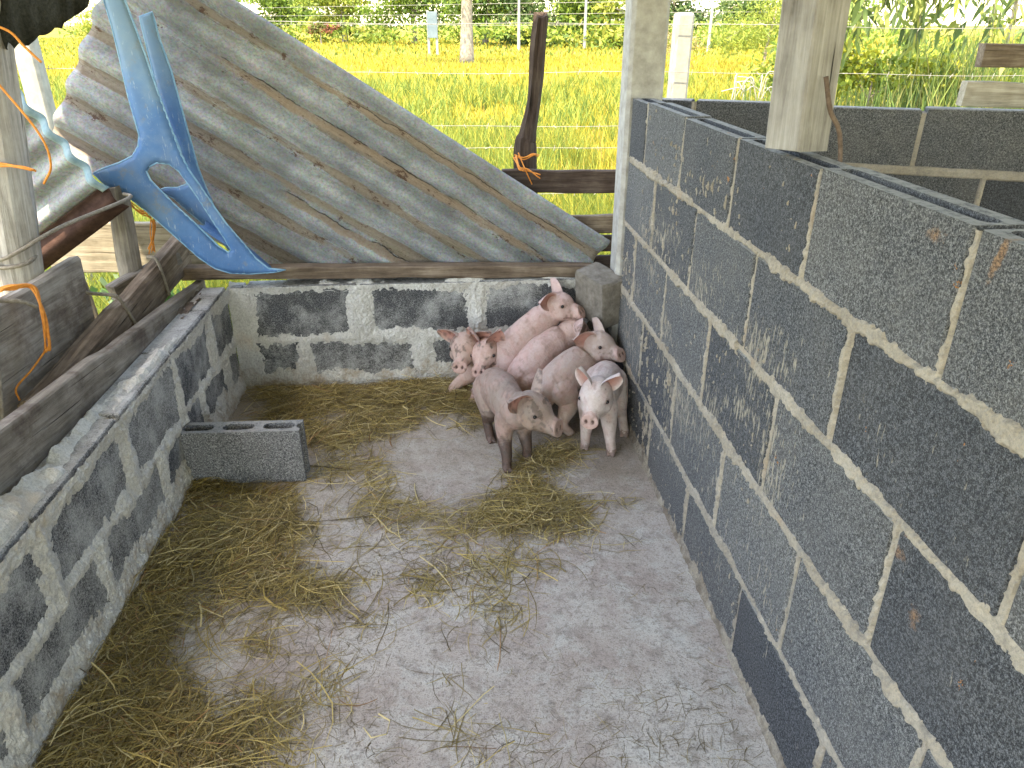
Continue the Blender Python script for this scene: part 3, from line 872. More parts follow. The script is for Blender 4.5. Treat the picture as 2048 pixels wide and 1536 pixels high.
# rusty scrap sheet
def scrap_sheet():
    root = empty('corrugated_sheet', (-1.2, 2.45, .5), 'small bent scrap of grey corrugated sheet with rusty edge, behind the left post', 'metal sheet')
    A = np.array((-1.295, 2.45, 1.195)); B = np.array((-1.065, 2.45, .835))
    e = B - A; Le = np.linalg.norm(e); e /= Le
    q = np.array((-.62, .10, -.78)); q -= e * q.dot(e); q /= np.linalg.norm(q)
    n_ = np.cross(e, q)
    if n_[1] > 0: n_ = -n_
    ne, nq = 90, 30
    s = np.linspace(0, Le + .05, ne); t = np.linspace(0, .52, nq)
    ss, tt = np.meshgrid(s, t, indexing='ij')
    w = .014 * np.sin(ss / .085 * 2 * math.pi) + .01 * (fbm(ss * 4, tt * 4, 3) - .5)
    bend = sstep(Le - .02, Le + .05, ss)
    P = A + e * ss[..., None] + q * tt[..., None] + n_ * w[..., None] + np.array((0, .03, 0)) * bend[..., None]
    idx = np.arange(ne * nq).reshape(ne, nq)
    F = np.stack([idx[:-1, :-1], idx[1:, :-1], idx[1:, 1:], idx[:-1, 1:]], -1).reshape(-1, 4)
    cut = int(ne * .80)
    o = mobj('panel', P.reshape(-1, 3), F[:cut * (nq - 1)], M['scrap'], root, smooth=True)
    o.modifiers.new('t', 'SOLIDIFY').thickness = .002
    r = mobj('rusty_edge', P.reshape(-1, 3), F[cut * (nq - 1):], M['rust'], root, smooth=True)
    r.modifiers.new('t', 'SOLIDIFY').thickness = .0025
    # turned-over cyan painted lip along the wavy end
    k = 6
    lip = []
    for j in range(k):
        lip.append(P[:, 0] + n_ * (.004 + .010 * math.sin(j / (k - 1) * math.pi)) - q * (.004) + q * (j / (k - 1) * .026) + e * 0)
    Vl = np.stack(lip, 1).reshape(-1, 3)
    idx = np.arange(ne * k).reshape(ne, k)
    Fl = np.stack([idx[:-1, :-1], idx[1:, :-1], idx[1:, 1:], idx[:-1, 1:]], -1).reshape(-1, 4)
    mobj('painted_lip', Vl, Fl[:int(ne * .84) * (k - 1)], M['cyan'], root, smooth=True).modifiers.new('t', 'SOLIDIFY').thickness = .002
scrap_sheet()

# ------------------------------------------------------------------ broken blue plastic chair
NEAR = [(-1.026,1.388),(-1.018,1.313),(-1.014,1.215),(-1.012,1.120),(-1.006,1.053),(-1.002,0.999),(-1.011,0.965),(-1.037,0.933),(-1.081,0.913),(-1.129,0.898),(-1.174,0.881),(-1.151,0.850),(-1.137,0.837),(-1.113,0.828),(-1.077,0.799),(-1.034,0.757),(-0.981,0.696),(-0.926,0.634),(-0.884,0.585),(-0.839,0.547),(-0.791,0.528),(-0.722,0.522),(-0.644,0.524),(-0.600,0.530),(-0.659,0.539),(-0.698,0.580),(-0.735,0.640),(-0.774,0.700),(-0.807,0.764),(-0.845,0.845),(-0.868,0.891),(-0.882,0.935),(-0.899,1.029),(-0.917,1.123),(-0.934,1.229),(-0.949,1.310),(-0.965,1.388),(-.985,1.47),(-1.035,1.47)]
HOLE = [(-1.003,0.885),(-0.991,0.899),(-0.964,0.911),(-0.926,0.907),(-0.899,0.884),(-0.879,0.847),(-0.853,0.795),(-0.817,0.712),(-0.790,0.653),(-0.775,0.612),(-0.786,0.602),(-0.813,0.625),(-0.874,0.704),(-0.934,0.773),(-0.974,0.825),(-0.996,0.856)]
FAR = [(-0.966,1.343),(-0.924,1.356),(-0.916,1.280),(-0.896,1.185),(-0.882,1.058),(-0.871,0.956),(-0.865,0.888),(-0.855,0.835),(-0.834,0.747),(-0.803,0.684),(-0.743,0.597),(-0.696,0.543),(-0.656,0.505),(-0.686,0.498),(-0.727,0.548),(-0.768,0.583),(-0.807,0.587),(-0.827,0.623),(-0.869,0.673),(-0.919,0.725),(-0.965,0.777),(-1.014,0.805),(-0.985,0.812),(-0.945,0.812),(-0.915,0.822),(-0.893,0.850),(-0.897,0.890),(-0.908,0.933),(-0.917,0.982),(-0.937,1.049),(-0.951,1.138),(-0.960,1.264)]
def dens(poly, m=.022):
    out = []
    for a, b in zip(poly, poly[1:] + poly[:1]):
        a = np.array(a); b = np.array(b); k = max(1, int(np.linalg.norm(b - a) / m))
        out += [tuple(a + (b - a) * i / k) for i in range(k)]
    return out
def moulded(name, outer, holes, Y, parent, puff, ycurve):
    loops = [dens(outer)] + [dens(h) for h in holes]
    bm = bmesh.new()
    edges = []
    for l in loops:
        vsl = [bm.verts.new((x, 0, z)) for x, z in l]
        edges += [bm.edges.new((vsl[i], vsl[(i + 1) % len(vsl)])) for i in range(len(vsl))]
    bmesh.ops.triangle_fill(bm, use_beauty=True, use_dissolve=False, edges=edges)
    for _ in range(2):
        bmesh.ops.subdivide_edges(bm, edges=[e for e in bm.edges if e.calc_length() > .012], cuts=1, use_grid_fill=True)
    bmesh.ops.triangulate(bm, faces=bm.faces)
    bnd = np.array([(x, z) for l in loops for x, z in dens(l, .006)])
    for v in bm.verts:
        d = np.sqrt(((bnd - (v.co.x, v.co.z)) ** 2).sum(1).min())
        k = min(d / .022, 1)
        v.co.y = Y + ycurve(v.co.x, v.co.z) - puff * (1 - (1 - k) ** 2)
    bm.normal_update(); bm.verts.index_update()
    V = np.array([v.co[:] for v in bm.verts]); F = []
    for f in bm.faces:
        ii = [v.index for v in f.verts]
        F.append(tuple(ii) if f.normal.y < 0 else tuple(reversed(ii)))
    bm.free()
    o = mobj(name, V, F, M['blue'], parent, smooth=True)
    md = o.modifiers.new('t', 'SOLIDIFY'); md.thickness = .004; md.offset = 0
    for l in loops:      # moulded rim
        P = np.array([(x, Y + ycurve(x, z), z) for x, z in l]); P = np.vstack([P, P[:2]])
        Vt, Ft = tube(P, .0032, seg=6, up=(0, 1, 0), cap=False)
        mobj('rim', Vt, Ft, M['blue_rim'], o, smooth=True)
    return o
chair = empty('plastic_chair', (-.72, 2.62, .50), 'upturned broken blue plastic chair hanging in front of the corrugated sheet', 'chair')
moulded('side_frame', NEAR, [HOLE], 2.60, chair, .004, lambda x, z: .07 * max(0, (x + .86)) + .03 * max(0, z - 1.0))
moulded('side_frame', FAR, [], 2.69, chair, .004, lambda x, z: .05 * max(0, z - 1.0))
# web between the frames along the arm
Pn = catmull([(-.874, 2.602, .704), (-.80, 2.606, .64), (-.735, 2.608, .60), (-.66, 2.615, .545)], 14)
Pf = catmull([(-.869, 2.69, .70), (-.80, 2.69, .645), (-.74, 2.69, .60), (-.668, 2.69, .525)], 14)
Vw = np.vstack([Pn, (Pn + Pf) / 2 + np.array((0.01, 0, -.012)), Pf]); Fw = [(r * 14 + i, r * 14 + i + 1, r * 14 + i + 15, r * 14 + i + 14) for r in (0, 1) for i in range(13)]
mobj('seat_web', Vw, Fw, M['blue'], chair, smooth=True).modifiers.new('t', 'SOLIDIFY').thickness = .003

# ------------------------------------------------------------------ ropes and twine
def cordobj(name, paths, r, mat, label, cat, n=30, twist=0):
    parts = []
    for P in paths:
        V, F = tube(P, r * np.ones(len(P)), seg=6, n=n)
        parts.append((V, F))
    V, F = join(parts)
    return tag(mobj(name, V, F, mat, smooth=True), label, cat)
def jit_path(P, a):
    return [tuple(np.array(p) + np.array([random.uniform(-a, a) for _ in range(3)])) for p in P]
cordobj('rope', [[(-1.085, 2.585, .815), (-1.00, 2.40, .835), (-1.10, 2.16, .808), (-1.165, 2.055, .772), (-1.225, 2.045, .75), (-1.30, 2.10, .755), (-1.27, 2.19, .76), (-1.18, 2.16, .75), (-1.16, 2.07, .735), (-1.22, 2.045, .728), (-1.29, 2.09, .735)]], .0055, M['rope'],
        'grey rope stretched from the stake and wound round the left post', 'rope', 70)
cordobj('rope', [[(-1.165, 2.25, .60), (-1.09, 2.22, .592), (-1.02, 2.21, .585), (-1.013, 2.24, .54), (-1.008, 2.28, .46)]], .0055, M['rope'],
        'brown rope looped over the thick brown beam', 'rope')
cordobj('rope', [[(-1.045, 2.56, .605), (-1.016, 2.555, .60), (-1.009, 2.565, .55), (-1.006, 2.58, .46)]], .0055, M['rope'], 'short brown rope over the far end of the thick brown beam', 'rope')
cordobj('rope', [[(-1.20, 1.95, .69), (-1.115, 1.80, .72), (-1.09, 1.75, .70), (-1.085, 1.70, .62), (-1.083, 1.66, .53), (-1.080, 1.62, .44)], [(-1.12, 1.80, .718), (-1.10, 1.82, .71), (-1.075, 1.84, .70), (-1.06, 1.87, .675)]], .006, M['rope'],
        'pale knotted rope hanging down the wide grey board at the left edge', 'rope')
ORB = [(-1.13, 1.86, .725), (-1.10, 1.87, .728), (-1.075, 1.90, .718), (-1.058, 1.88, .65), (-1.055, 1.86, .575), (-1.062, 1.85, .560)]
cordobj('twine', [jit_path(ORB, .006) for _ in range(8)] + [[(-1.062, 1.85, .560), (-1.08, 1.80, .53), (-1.105, 1.76, .50), (-1.10, 1.75, .47)]], .0026, M['orange'], 'bundle of orange twine tied round the wide grey board at the left', 'twine')
cordobj('twine', [[(-1.20, 2.03, 1.31), (-1.10, 2.00, 1.33), (-1.02, 2.00, 1.31), (-.99, 2.0, 1.275), (-.96, 2.0, 1.24)], [(-1.11, 2.04, 1.22), (-1.02, 2.02, 1.08), (-1.015, 2.03, 1.0), (-1.05, 2.04, .95)]], .003, M['orange'], 'strands of orange twine loose at the top of the left post', 'twine')
cordobj('twine', [jit_path([(-1.24, 2.05, 1.0), (-1.15, 2.04, 1.0), (-1.09, 2.03, .998), (-1.06, 2.03, .985)], .005) for _ in range(4)], .0028, M['orange'], 'short orange twine tied across the middle of the left post', 'twine')
cordobj('twine', [jit_path([(-1.13, 2.66, .80), (-1.08, 2.66, .745), (-1.04, 2.65, .725), (-1.045, 2.65, .67), (-1.06, 2.65, .60)], .010) for _ in range(5)], .0022, M['orange'], 'thin orange twine tangle below the blue plastic', 'twine')
cordobj('twine', [jit_path([(.250, 2.97, .860), (.285, 2.955, .855), (.325, 2.96, .863), (.345, 2.99, .857)], .006) for _ in range(3)] + [jit_path([(.255, 2.96, .860), (.267, 2.905, .825), (.295, 2.905, .815), (.345, 2.90, .793)], .008) for _ in range(3)] + [[(.265, 2.95, .875), (.290, 2.91, .815), (.315, 2.905, .763)]], .0024, M['orange'], 'orange twine tying the dark stump to the top slat', 'twine')

# dark shade net at the top left
def net():
    xs = np.linspace(0, 1, 34); ts = np.linspace(0, 1, 26)
    A = catmull([(-1.10, 2.12, 1.272), (-1.06, 2.10, 1.276), (-1.0, 2.1, 1.294), (-.945, 2.1, 1.318), (-.895, 2.1, 1.345), (-.82, 2.1, 1.41)], 34)
    B = catmull([(-1.25, 2.2, 2.2), (-1.1, 2.15, 2.2), (-.95, 2.12, 2.2), (-.75, 2.1, 2.2)], 34)
    P = []
    for i in range(34):
        for t in ts:
            p = A[i] * (1 - t) + B[i] * t
            p[1] += .02 * math.sin(xs[i] * 21 + t * 3) * t + .03 * (vnoise(xs[i] * 14, t * 16, 3) - .5)
            p[2] += (.022 * (vnoise(xs[i] * 19, 2.5, 5) - .5)) * (1 - t)
            P.append(p)
    idx = np.arange(34 * 26).reshape(34, 26)
    F = np.stack([idx[:-1, :-1], idx[1:, :-1], idx[1:, 1:], idx[:-1, 1:]], -1).reshape(-1, 4)
    o = mobj('shade_net', np.array(P), F, M['tarp'], smooth=True)
    o.modifiers.new('t', 'SOLIDIFY').thickness = .003
    tag(o, 'black shade net drooping from the roof in the top left corner', 'net')
net()

# ------------------------------------------------------------------ piglets
PIG_GROUP = 'piglets huddled in the far right corner'
def hashn(P, sc, s):
    return (fbm(P[:, 0] * sc + P[:, 2] * sc * .7, P[:, 1] * sc - P[:, 2] * sc * .6, s, 3) + fbm(P[:, 2] * sc + 4, P[:, 0] * sc - P[:, 1] * sc * .5, s + 3, 3)) / 2
def piglet(label, spine, poll, snout, feet, tone, mud_legs=0.0, mud_face=0.0, mud_body=0.0, fat=1.0, ears=((1, .55, .5), (1, .55, .5)), tail=None, roll=0.0, hsize=1.0):
    """spine: rump, mid, shoulder; feet: FL, FR, HL, HR (None = folded away). ears: per side (out, up, fwd) weights"""
    spine = [np.array(p, float) for p in spine]; poll = np.array(poll, float); snout = np.array(snout, float)
    rump, mid, sh = spine
    fw = sh - rump; fw[2] *= .3; fw /= np.linalg.norm(fw)
    left = np.cross((0, 0, 1), fw); left /= np.linalg.norm(left)
    srcV = []; srcT = []; parts = []
    def add(VF, tagid, tpar=None):
        V, F = VF; parts.append((V, F)); srcV.append(V)
        t = np.zeros((len(V), 2)); t[:, 0] = tagid
        if tpar is not None: t[:, 1] = tpar
        srcT.append(t)
    # trunk
    bd = (mid - rump) / np.linalg.norm(mid - rump)
    neck = sh * .45 + poll * .55 - np.array([0, 0, .008])
    pts = [rump - bd * .035, rump, (rump + mid) / 2, mid, (mid + sh) / 2, sh, neck, poll]
    ra = np.array([.040, .062, .068, .067, .064, .060, .050, .046]) * fat
    rb = np.array([.044, .066, .073, .075, .072, .066, .056, .050]) * fat
    add(tube(pts, ra, rb, seg=28, n=44, rounded=True), 0)
    # head
    ax = snout - poll; HL = np.linalg.norm(ax); axn = ax / HL
    _, hs, hu = frame_from(axn)
    if roll:
        cr, sr = math.cos(roll), math.sin(roll); hs, hu = hs * cr + hu * sr, hu * cr - hs * sr
    prof = [(-.14, .038, .038, -.004), (.0, .051, .050, 0), (.18, .056, .055, -.002), (.34, .053, .053, -.008), (.48, .045, .047, -.013), (.60, .037, .039, -.016), (.70, .030, .031, -.017)]
    hp = [poll + ax * t + hu * o for t, a, b, o in prof]
    k = hsize
    add(tube(hp, [q[1] * k for q in prof], [q[2] * k for q in prof], seg=26, n=30, up=hu, rounded=True), 1)
    dnm = axn + hu * .55; dnm /= np.linalg.norm(dnm); du = hu - dnm * hu.dot(dnm); du /= np.linalg.norm(du)
    dc = poll + ax * .965 - hu * .0165
    disc = [poll + ax * .55 - hu * .016, poll + ax * .75 - hu * .017, dc - dnm * .007, dc - dnm * .001, dc + dnm * .004]
    add(tube(disc, np.array([.032, .0290, .0275, .0310, .0305]) * k, np.array([.032, .0275, .0250, .0275, .0270]) * k, seg=24, up=du), 2)
    add(tube([poll + ax * .22 - hu * .040 * k, poll + ax * .5 - hu * .040 * k, poll + ax * .84 - hu * .036 * k], [.030, .024, .015], [.016, .016, .011], seg=14, n=10, up=hu, rounded=True), 1)   # jaw
    for sgn in (-1, 1):     # brow and cheek
        add(tube([poll + ax * .30 + hs * sgn * .036 * k + hu * .020 * k, poll + ax * .46 + hs * sgn * .032 * k + hu * .014 * k], .012 * k, seg=10, n=6, rounded=True), 1)
        add(tube([poll + ax * .16 + hs * sgn * .036 * k - hu * .018 * k, poll + ax * .36 + hs * sgn * .034 * k - hu * .022 * k], .022 * k, seg=12, n=6, rounded=True), 1)
    # legs
    for i, ft in enumerate(feet):
        if ft is None: continue
        ft = np.array(ft, float); sgn = 1 if i % 2 == 0 else -1
        if i < 2:
            hip = sh + left * sgn * .036 * fat - np.array([0, 0, .022]) - fw * .004
            tp = hip * .60 + ft * .40 - fw * .012; wr = hip * .32 + ft * .68 + fw * .004; fe = hip * .10 + ft * .90 + np.array([0, 0, .006])
            P = [hip, tp, wr, fe, ft + np.array([0, 0, .014])]; R = [.036, .0265, .0185, .0165, .0165]
        else:
            hip = rump + left * sgn * .034 * fat - np.array([0, 0, .008]) + fw * .012
            kn = hip * .66 + ft * .34 + fw * .024; ho = hip * .34 + ft * .66 - fw * .022; fe = hip * .10 + ft * .90 - fw * .006 + np.array([0, 0, .006])
            P = [hip, kn, ho, fe, ft + np.array([0, 0, .014])]; R = [.050, .040, .0195, .0165, .0165]
        VF = tube(P, np.array(R), np.array(R) * 1.08, seg=16, n=26, up=fw, rounded=True)
        hh = np.linalg.norm(hip - ft)
        tpar = 1 - np.linalg.norm(VF[0] - ft, axis=1) / hh
        add(VF, 3 + (0 if i < 2 else .5), tpar)
        for q in (-1, 1):   # two toes
            a = ft + left * q * .0075 + fw * .010 + np.array([0, 0, .013]); b_ = ft + left * q * .0085 + fw * .021 + np.array([0, 0, .0075])
            VF = tube([a, b_], [.0088, .0068], seg=10, n=5, rounded=True)
            add(VF, 4, 1.0)
    # tail
    if tail is not None:
        t0 = rump - bd * .072 + np.array([0, 0, .03]); tp = [t0 + bd * .03] + [np.array(p, float) for p in tail]
        add(tube(tp, np.linspace(.011, .0055, len(tp)), seg=10, n=14, rounded=True), 0)
    V, F = join(parts)
    me = bpy.data.meshes.new('tmp'); me.from_pydata(V.tolist(), [], [tuple(f) for f in F]); me.update()
    tmp = bpy.data.objects.new('tmp', me); col.objects.link(tmp)
    md = tmp.modifiers.new('r', 'REMESH'); md.mode = 'VOXEL'; md.voxel_size = .0036
    sm = tmp.modifiers.new('s', 'SMOOTH'); sm.factor = .5; sm.iterations = 5
    dg = bpy.context.evaluated_depsgraph_get()
    em = tmp.evaluated_get(dg).to_mesh()
    nv = len(em.vertices); BV = np.empty(nv * 3, np.float32); em.vertices.foreach_get('co', BV); BV = BV.reshape(-1, 3).astype(float)
    BN = np.empty(nv * 3, np.float32); em.vertices.foreach_get('normal', BN); BN = BN.reshape(-1, 3)
    BF = [tuple(p.vertices) for p in em.polygons]
    tmp.evaluated_get(dg).to_mesh_clear()
    bpy.data.objects.remove(tmp); bpy.data.meshes.remove(me)
    SV = np.vstack(srcV); ST = np.vstack(srcT)
    kd = kdtree.KDTree(len(SV))
    for i, v in enumerate(SV): kd.insert(v, i)
    kd.balance()
    T = np.array([ST[kd.find(v)[1]] for v in BV])
    # head-local coordinates
    rel = BV - poll; ht = rel @ axn / HL; hx = rel @ hs; hy = rel @ hu
    # nostrils
    for sgn in (-1, 1):
        dd = np.sqrt(((hx - sgn * .0110 * k) / .0062) ** 2 + (((BV - dc) @ du) / .0085) ** 2)
        m = (dd < 1.2) & ((BV - dc) @ dnm > -.006) & (np.linalg.norm(BV - dc, axis=1) < .04)
        BV[m] -= dnm * (.007 * (1 - np.clip(dd[m], 0, 1.2) / 1.2))[:, None]
    nk = neck - sh; nl_ = np.linalg.norm(nk); nk = nk / nl_
    al = (BV - sh) @ nk / nl_; onb = (T[:, 0] == 0)
    wr = np.sin(al * 15 + 2.5 * hashn(BV, 22, 4)) * sstep(-.9, -.2, al) * sstep(1.7, .9, al)
    BV = BV + BN * (np.where(onb, wr, 0) * .0016 * sstep(.42, .62, hashn(BV, 9, 2)))[:, None]
    BV = BV + BN * ((hashn(BV, 26, 6) - .5) * .006)[:, None]
    # colours
    tone = np.array(tone)
    n1 = hashn(BV, 14, 1); n2 = hashn(BV, 45, 5); n3 = hashn(BV, 110, 8)
    C = tone[None, :] * (1 + (n1 - .5) * .30 + (n3 - .5) * .12)[:, None]
    pink = np.array([.54, .28, .245])
    def blend(C, m, c): m = np.clip(m, 0, 1)[:, None]; return C * (1 - m) + np.array(c) * m
    C = blend(C, sstep(.45, .62, n2) * .25, pink)
    head = (T[:, 0] == 1) | (T[:, 0] == 2)
    leg = (T[:, 0] >= 3) & (T[:, 0] < 4)
    dz = (BV - dc) @ dnm
    dis = np.where((dz > -.006) & (np.linalg.norm(BV - dc, axis=1) < .038), 1, 0)
    C = blend(C, dis * .7, (.52, .33, .29))
    for sgn in (-1, 1):
        dd = np.sqrt(((hx - sgn * .0110 * k) / .0062) ** 2 + (((BV - dc) @ du) / .0085) ** 2)
        C = blend(C, np.where((dz > -.016) & (np.linalg.norm(BV - dc, axis=1) < .04), 1 - sstep(.6, 1.1, dd), 0), (.07, .03, .027))
    # mouth line
    mouth = (np.abs(hy + .034 * k + (ht - .5) * .010) < .0032) & (ht > .48) & (ht < .93) & (T[:, 0] == 1)
    C = blend(C, mouth * .75, (.16, .07, .06))
    # eye surroundings
    for sgn in (-1, 1):
        de = np.sqrt(((ht - .44) * HL / .014) ** 2 + ((hy - .012 * k) / .009) ** 2)
        C = blend(C, np.where((hx * sgn > .012) & (ht < .7), (1 - sstep(.5, 1.2, de)) * .7, 0), (.22, .12, .10))
    if mud_body > .8:
        ck = 1 - sstep(.4, 1.3, np.sqrt(((ht - .22) / .30) ** 2 + ((hy + .022) / .03) ** 2))
        C = blend(C, np.where(head, ck * .55, 0), (.46, .245, .15))
    # mud
    if mud_face > 0:
        mk = sstep(.60 - .08 * mud_face, .66 - .06 * mud_face, n2 * .55 + n3 * .5) * sstep(-.1, .3, ht)
        C = blend(C, np.where(head, mk * .80 * min(1, mud_face * 1.4), 0), (.075, .064, .050))
    if mud_body > 0:
        C = blend(C, sstep(.40, .62, n1) * .50 * mud_body, (.22, .19, .155))
        C = blend(C, sstep(.50, .62, n2 * .5 + n3 * .5) * .50 * mud_body, (.15, .12, .095))
    C = blend(C, sstep(.50, .62, n1 * .45 + n2 * .2 + n3 * .35) * .28, (.25, .185, .15))
    C = blend(C, sstep(.61, .67, n3 * .7 + n2 * .3) * .35, (.20, .13, .105))
    if mud_legs > .8:
        C = blend(C, np.where(T[:, 0] == 0, sstep(.150, .105, BV[:, 2] + (n2 - .5) * .10), 0) * .8, (.085, .062, .048))
    lt = np.where(leg, T[:, 1], 0)
    C = blend(C, sstep(.55, .95, lt + (n2 - .5) * .3) * (.30 + .5 * mud_legs), (.24, .16, .13))
    if mud_legs > .5:
        C = blend(C, sstep(.32, .50, lt + (n2 - .5) * .3) * .92, (.055, .038, .030))
    C = blend(C, np.where(T[:, 0] == 4, .8, 0), (.16, .105, .085) if mud_legs < .5 else (.05, .035, .03))
    # ears
    EV = []; EF = []; EC = []; base = nv
    for (sgn, (eo, eu, ef)) in zip((1, -1), ears):
        b0 = poll + hs * sgn * .034 * k + hu * .030 * k + ax * .06
        dirv = hs * sgn * eo + hu * eu + axn * ef; dirv = dirv / np.linalg.norm(dirv)
        face = axn * .75 + hs * sgn * .45 - hu * .1
        face = face - dirv * face.dot(dirv); face /= np.linalg.norm(face)
        sd = np.cross(dirv, face)
        Le, We = .088 * k, .036 * k
        nl, nw = 14, 11
        for side in (0, 1):
            g0 = base + len(EV)
            for i in range(nl):
                t = i / (nl - 1); w = We * (math.sin(math.pi * min(1, .20 + .80 * t)) ** .75) * (1.0 if t < .98 else .25) + .001
                for j in range(nw):
                    s_ = j / (nw - 1) * 2 - 1
                    cup = (-.016 + .026 * s_ * s_ * (1 - .55 * t)) + .010 * t * t
                    p = b0 - dirv * .012 + dirv * (Le * t) + sd * s_ * w + face * (cup if side == 0 else cup - .0042 * (1 - .5 * t) * (1 - s_ ** 4))
                    EV.append(p)
                    if side == 0:
                        cc = np.array([.54, .265, .215]) * (1 - .25 * (1 - t)) * (.88 + .24 * vnoise(i * .6 + 3, j * .8, 3))
                        rim = abs(s_) ** 3; cc = cc * (1 - rim) + tone * rim
                    else: cc = tone * .97
                    if mud_face > .5 and vnoise(i * .9, j * .9 + sgn * 5, 4) > .66: cc = cc * .5
                    EC.append(cc)
            for i in range(nl - 1):
                for j in range(nw - 1):
                    a = g0 + i * nw + j; q = (a, a + 1, a + nw + 1, a + nw)
                    EF.append(q if side == 0 else tuple(reversed(q)))
        g1 = base + len(EV) - 2 * nl * nw; g2 = g1 + nl * nw
        for i in range(nl - 1):
            for j in (0, nw - 1):
                EF.append((g1 + i * nw + j, g1 + (i + 1) * nw + j, g2 + (i + 1) * nw + j, g2 + i * nw + j))
    AV = np.vstack([BV, np.array(EV)]); AF = BF + EF; AC = np.clip(np.vstack([C, np.array(EC)]), .004, .9)
    org = np.array([mid[0], mid[1], 0.0])
    body = mobj('piglet', AV, AF, M['skin'], None, AC, True, origin=org)
    tag(body, label, 'piglet', PIG_GROUP)
    for sgn in (-1, 1):
        # eye set into the remeshed face
        tgt = poll + ax * .44 + hs * sgn * .060 * k + hu * .012 * k
        mm = np.where(head & (hx * sgn > 0), ((ht - .44) * HL) ** 2 + (hy - .012 * k) ** 2, 1e9)
        ce = BV[np.argsort(mm)[:6]].mean(0) - hs * sgn * .0022
        Ve, Fe = tube([ce - hs * sgn * .002, ce + hs * sgn * .002], .0064, seg=12, n=4, rounded=True)
        mobj('eye', Ve, Fe, M['eye'], body, smooth=True)
    return body

PINK = (.55, .395, .365); PALE = (.62, .53, .50); DUSTY = (.46, .355, .315)
piglet('muddy piglet nearest the camera with brown mud-caked legs, looking right',
       [(.128, 2.375, .168), (.152, 2.26, .178), (.185, 2.145, .172)], (.215, 2.085, .225), (.318, 2.012, .190),
       [(.226, 2.126, 0), (.150, 2.060, 0), (.20, 2.36, 0), (.108, 2.255, 0)], (.37, .275, .235), 1.0, .85, .9, .92, ears=((.9, .30, -.30), (.5, .95, -.35)), hsize=1.08)
piglet('whitish piglet facing the camera beside the right wall',
       [(.532, 2.365, .182), (.505, 2.275, .190), (.470, 2.195, .178)], (.458, 2.150, .240), (.412, 2.040, .190),
       [(.515, 2.138, 0), (.433, 2.185, 0), (.588, 2.262, 0), (.48, 2.40, 0)], PALE, .05, .2, .08, .95, ears=((.30, 1.0, -.05), (.62, .9, -.05)))
piglet('pink piglet with raised snout in the corner, its rump above the nearest muddy piglet',
       [(.335, 2.345, .165), (.405, 2.405, .190), (.468, 2.455, .212)], (.505, 2.475, .265), (.592, 2.400, .268),
       [None, None, (.30, 2.40, 0), (.392, 2.270, 0)], DUSTY, .1, .4, .3, 1.0, ears=((.85, .15, -.5), (.5, .6, -.7)))
piglet('pink piglet with dirty head turned away, wedged in the middle of the huddle',
       [(.232, 2.445, .150), (.310, 2.515, .208), (.380, 2.570, .240)], (.432, 2.590, .272), (.530, 2.632, .250),
       [None, None, (.20, 2.50, 0), (.27, 2.40, 0)], PINK, .1, .95, .15, .96, ears=((.85, .25, -.45), (.6, .7, -.6)))
piglet('pink piglet climbing highest in the huddle, snout raised to the right',
       [(.165, 2.535, .185), (.250, 2.585, .245), (.330, 2.625, .305)], (.375, 2.640, .362), (.475, 2.590, .365),
       [None, None, (.13, 2.62, 0), (.17, 2.52, 0)], PINK, .1, .3, .12, .95, ears=((.9, .10, -.35), (.55, .75, -.55)), tail=[(.095, 2.49, .185), (.085, 2.475, .165), (.075, 2.47, .15)])
piglet('leftmost piglet facing the camera with ears spread, against the back wall',
       [(.26, 2.66, .130), (.17, 2.665, .145), (.075, 2.65, .155)], (.035, 2.600, .232), (.006, 2.485, .196),
       [(-.02, 2.66, 0), (-.045, 2.60, .0), None, None], (.50, .36, .31), .5, .6, .15, .80, ears=((1, .28, -.15), (1, .38, -.15)))
piglet('speckled piglet with a muddy cheek, second from the left in the huddle',
       [(.24, 2.60, .10), (.18, 2.60, .125), (.130, 2.585, .145)], (.118, 2.555, .222), (.072, 2.450, .190),
       [(.06, 2.62, 0), (.055, 2.545, 0), None, None], (.53, .36, .315), .5, .95, .1, .78, ears=((.30, 1.0, -.1), (.60, .90, -.1)), roll=-.15)

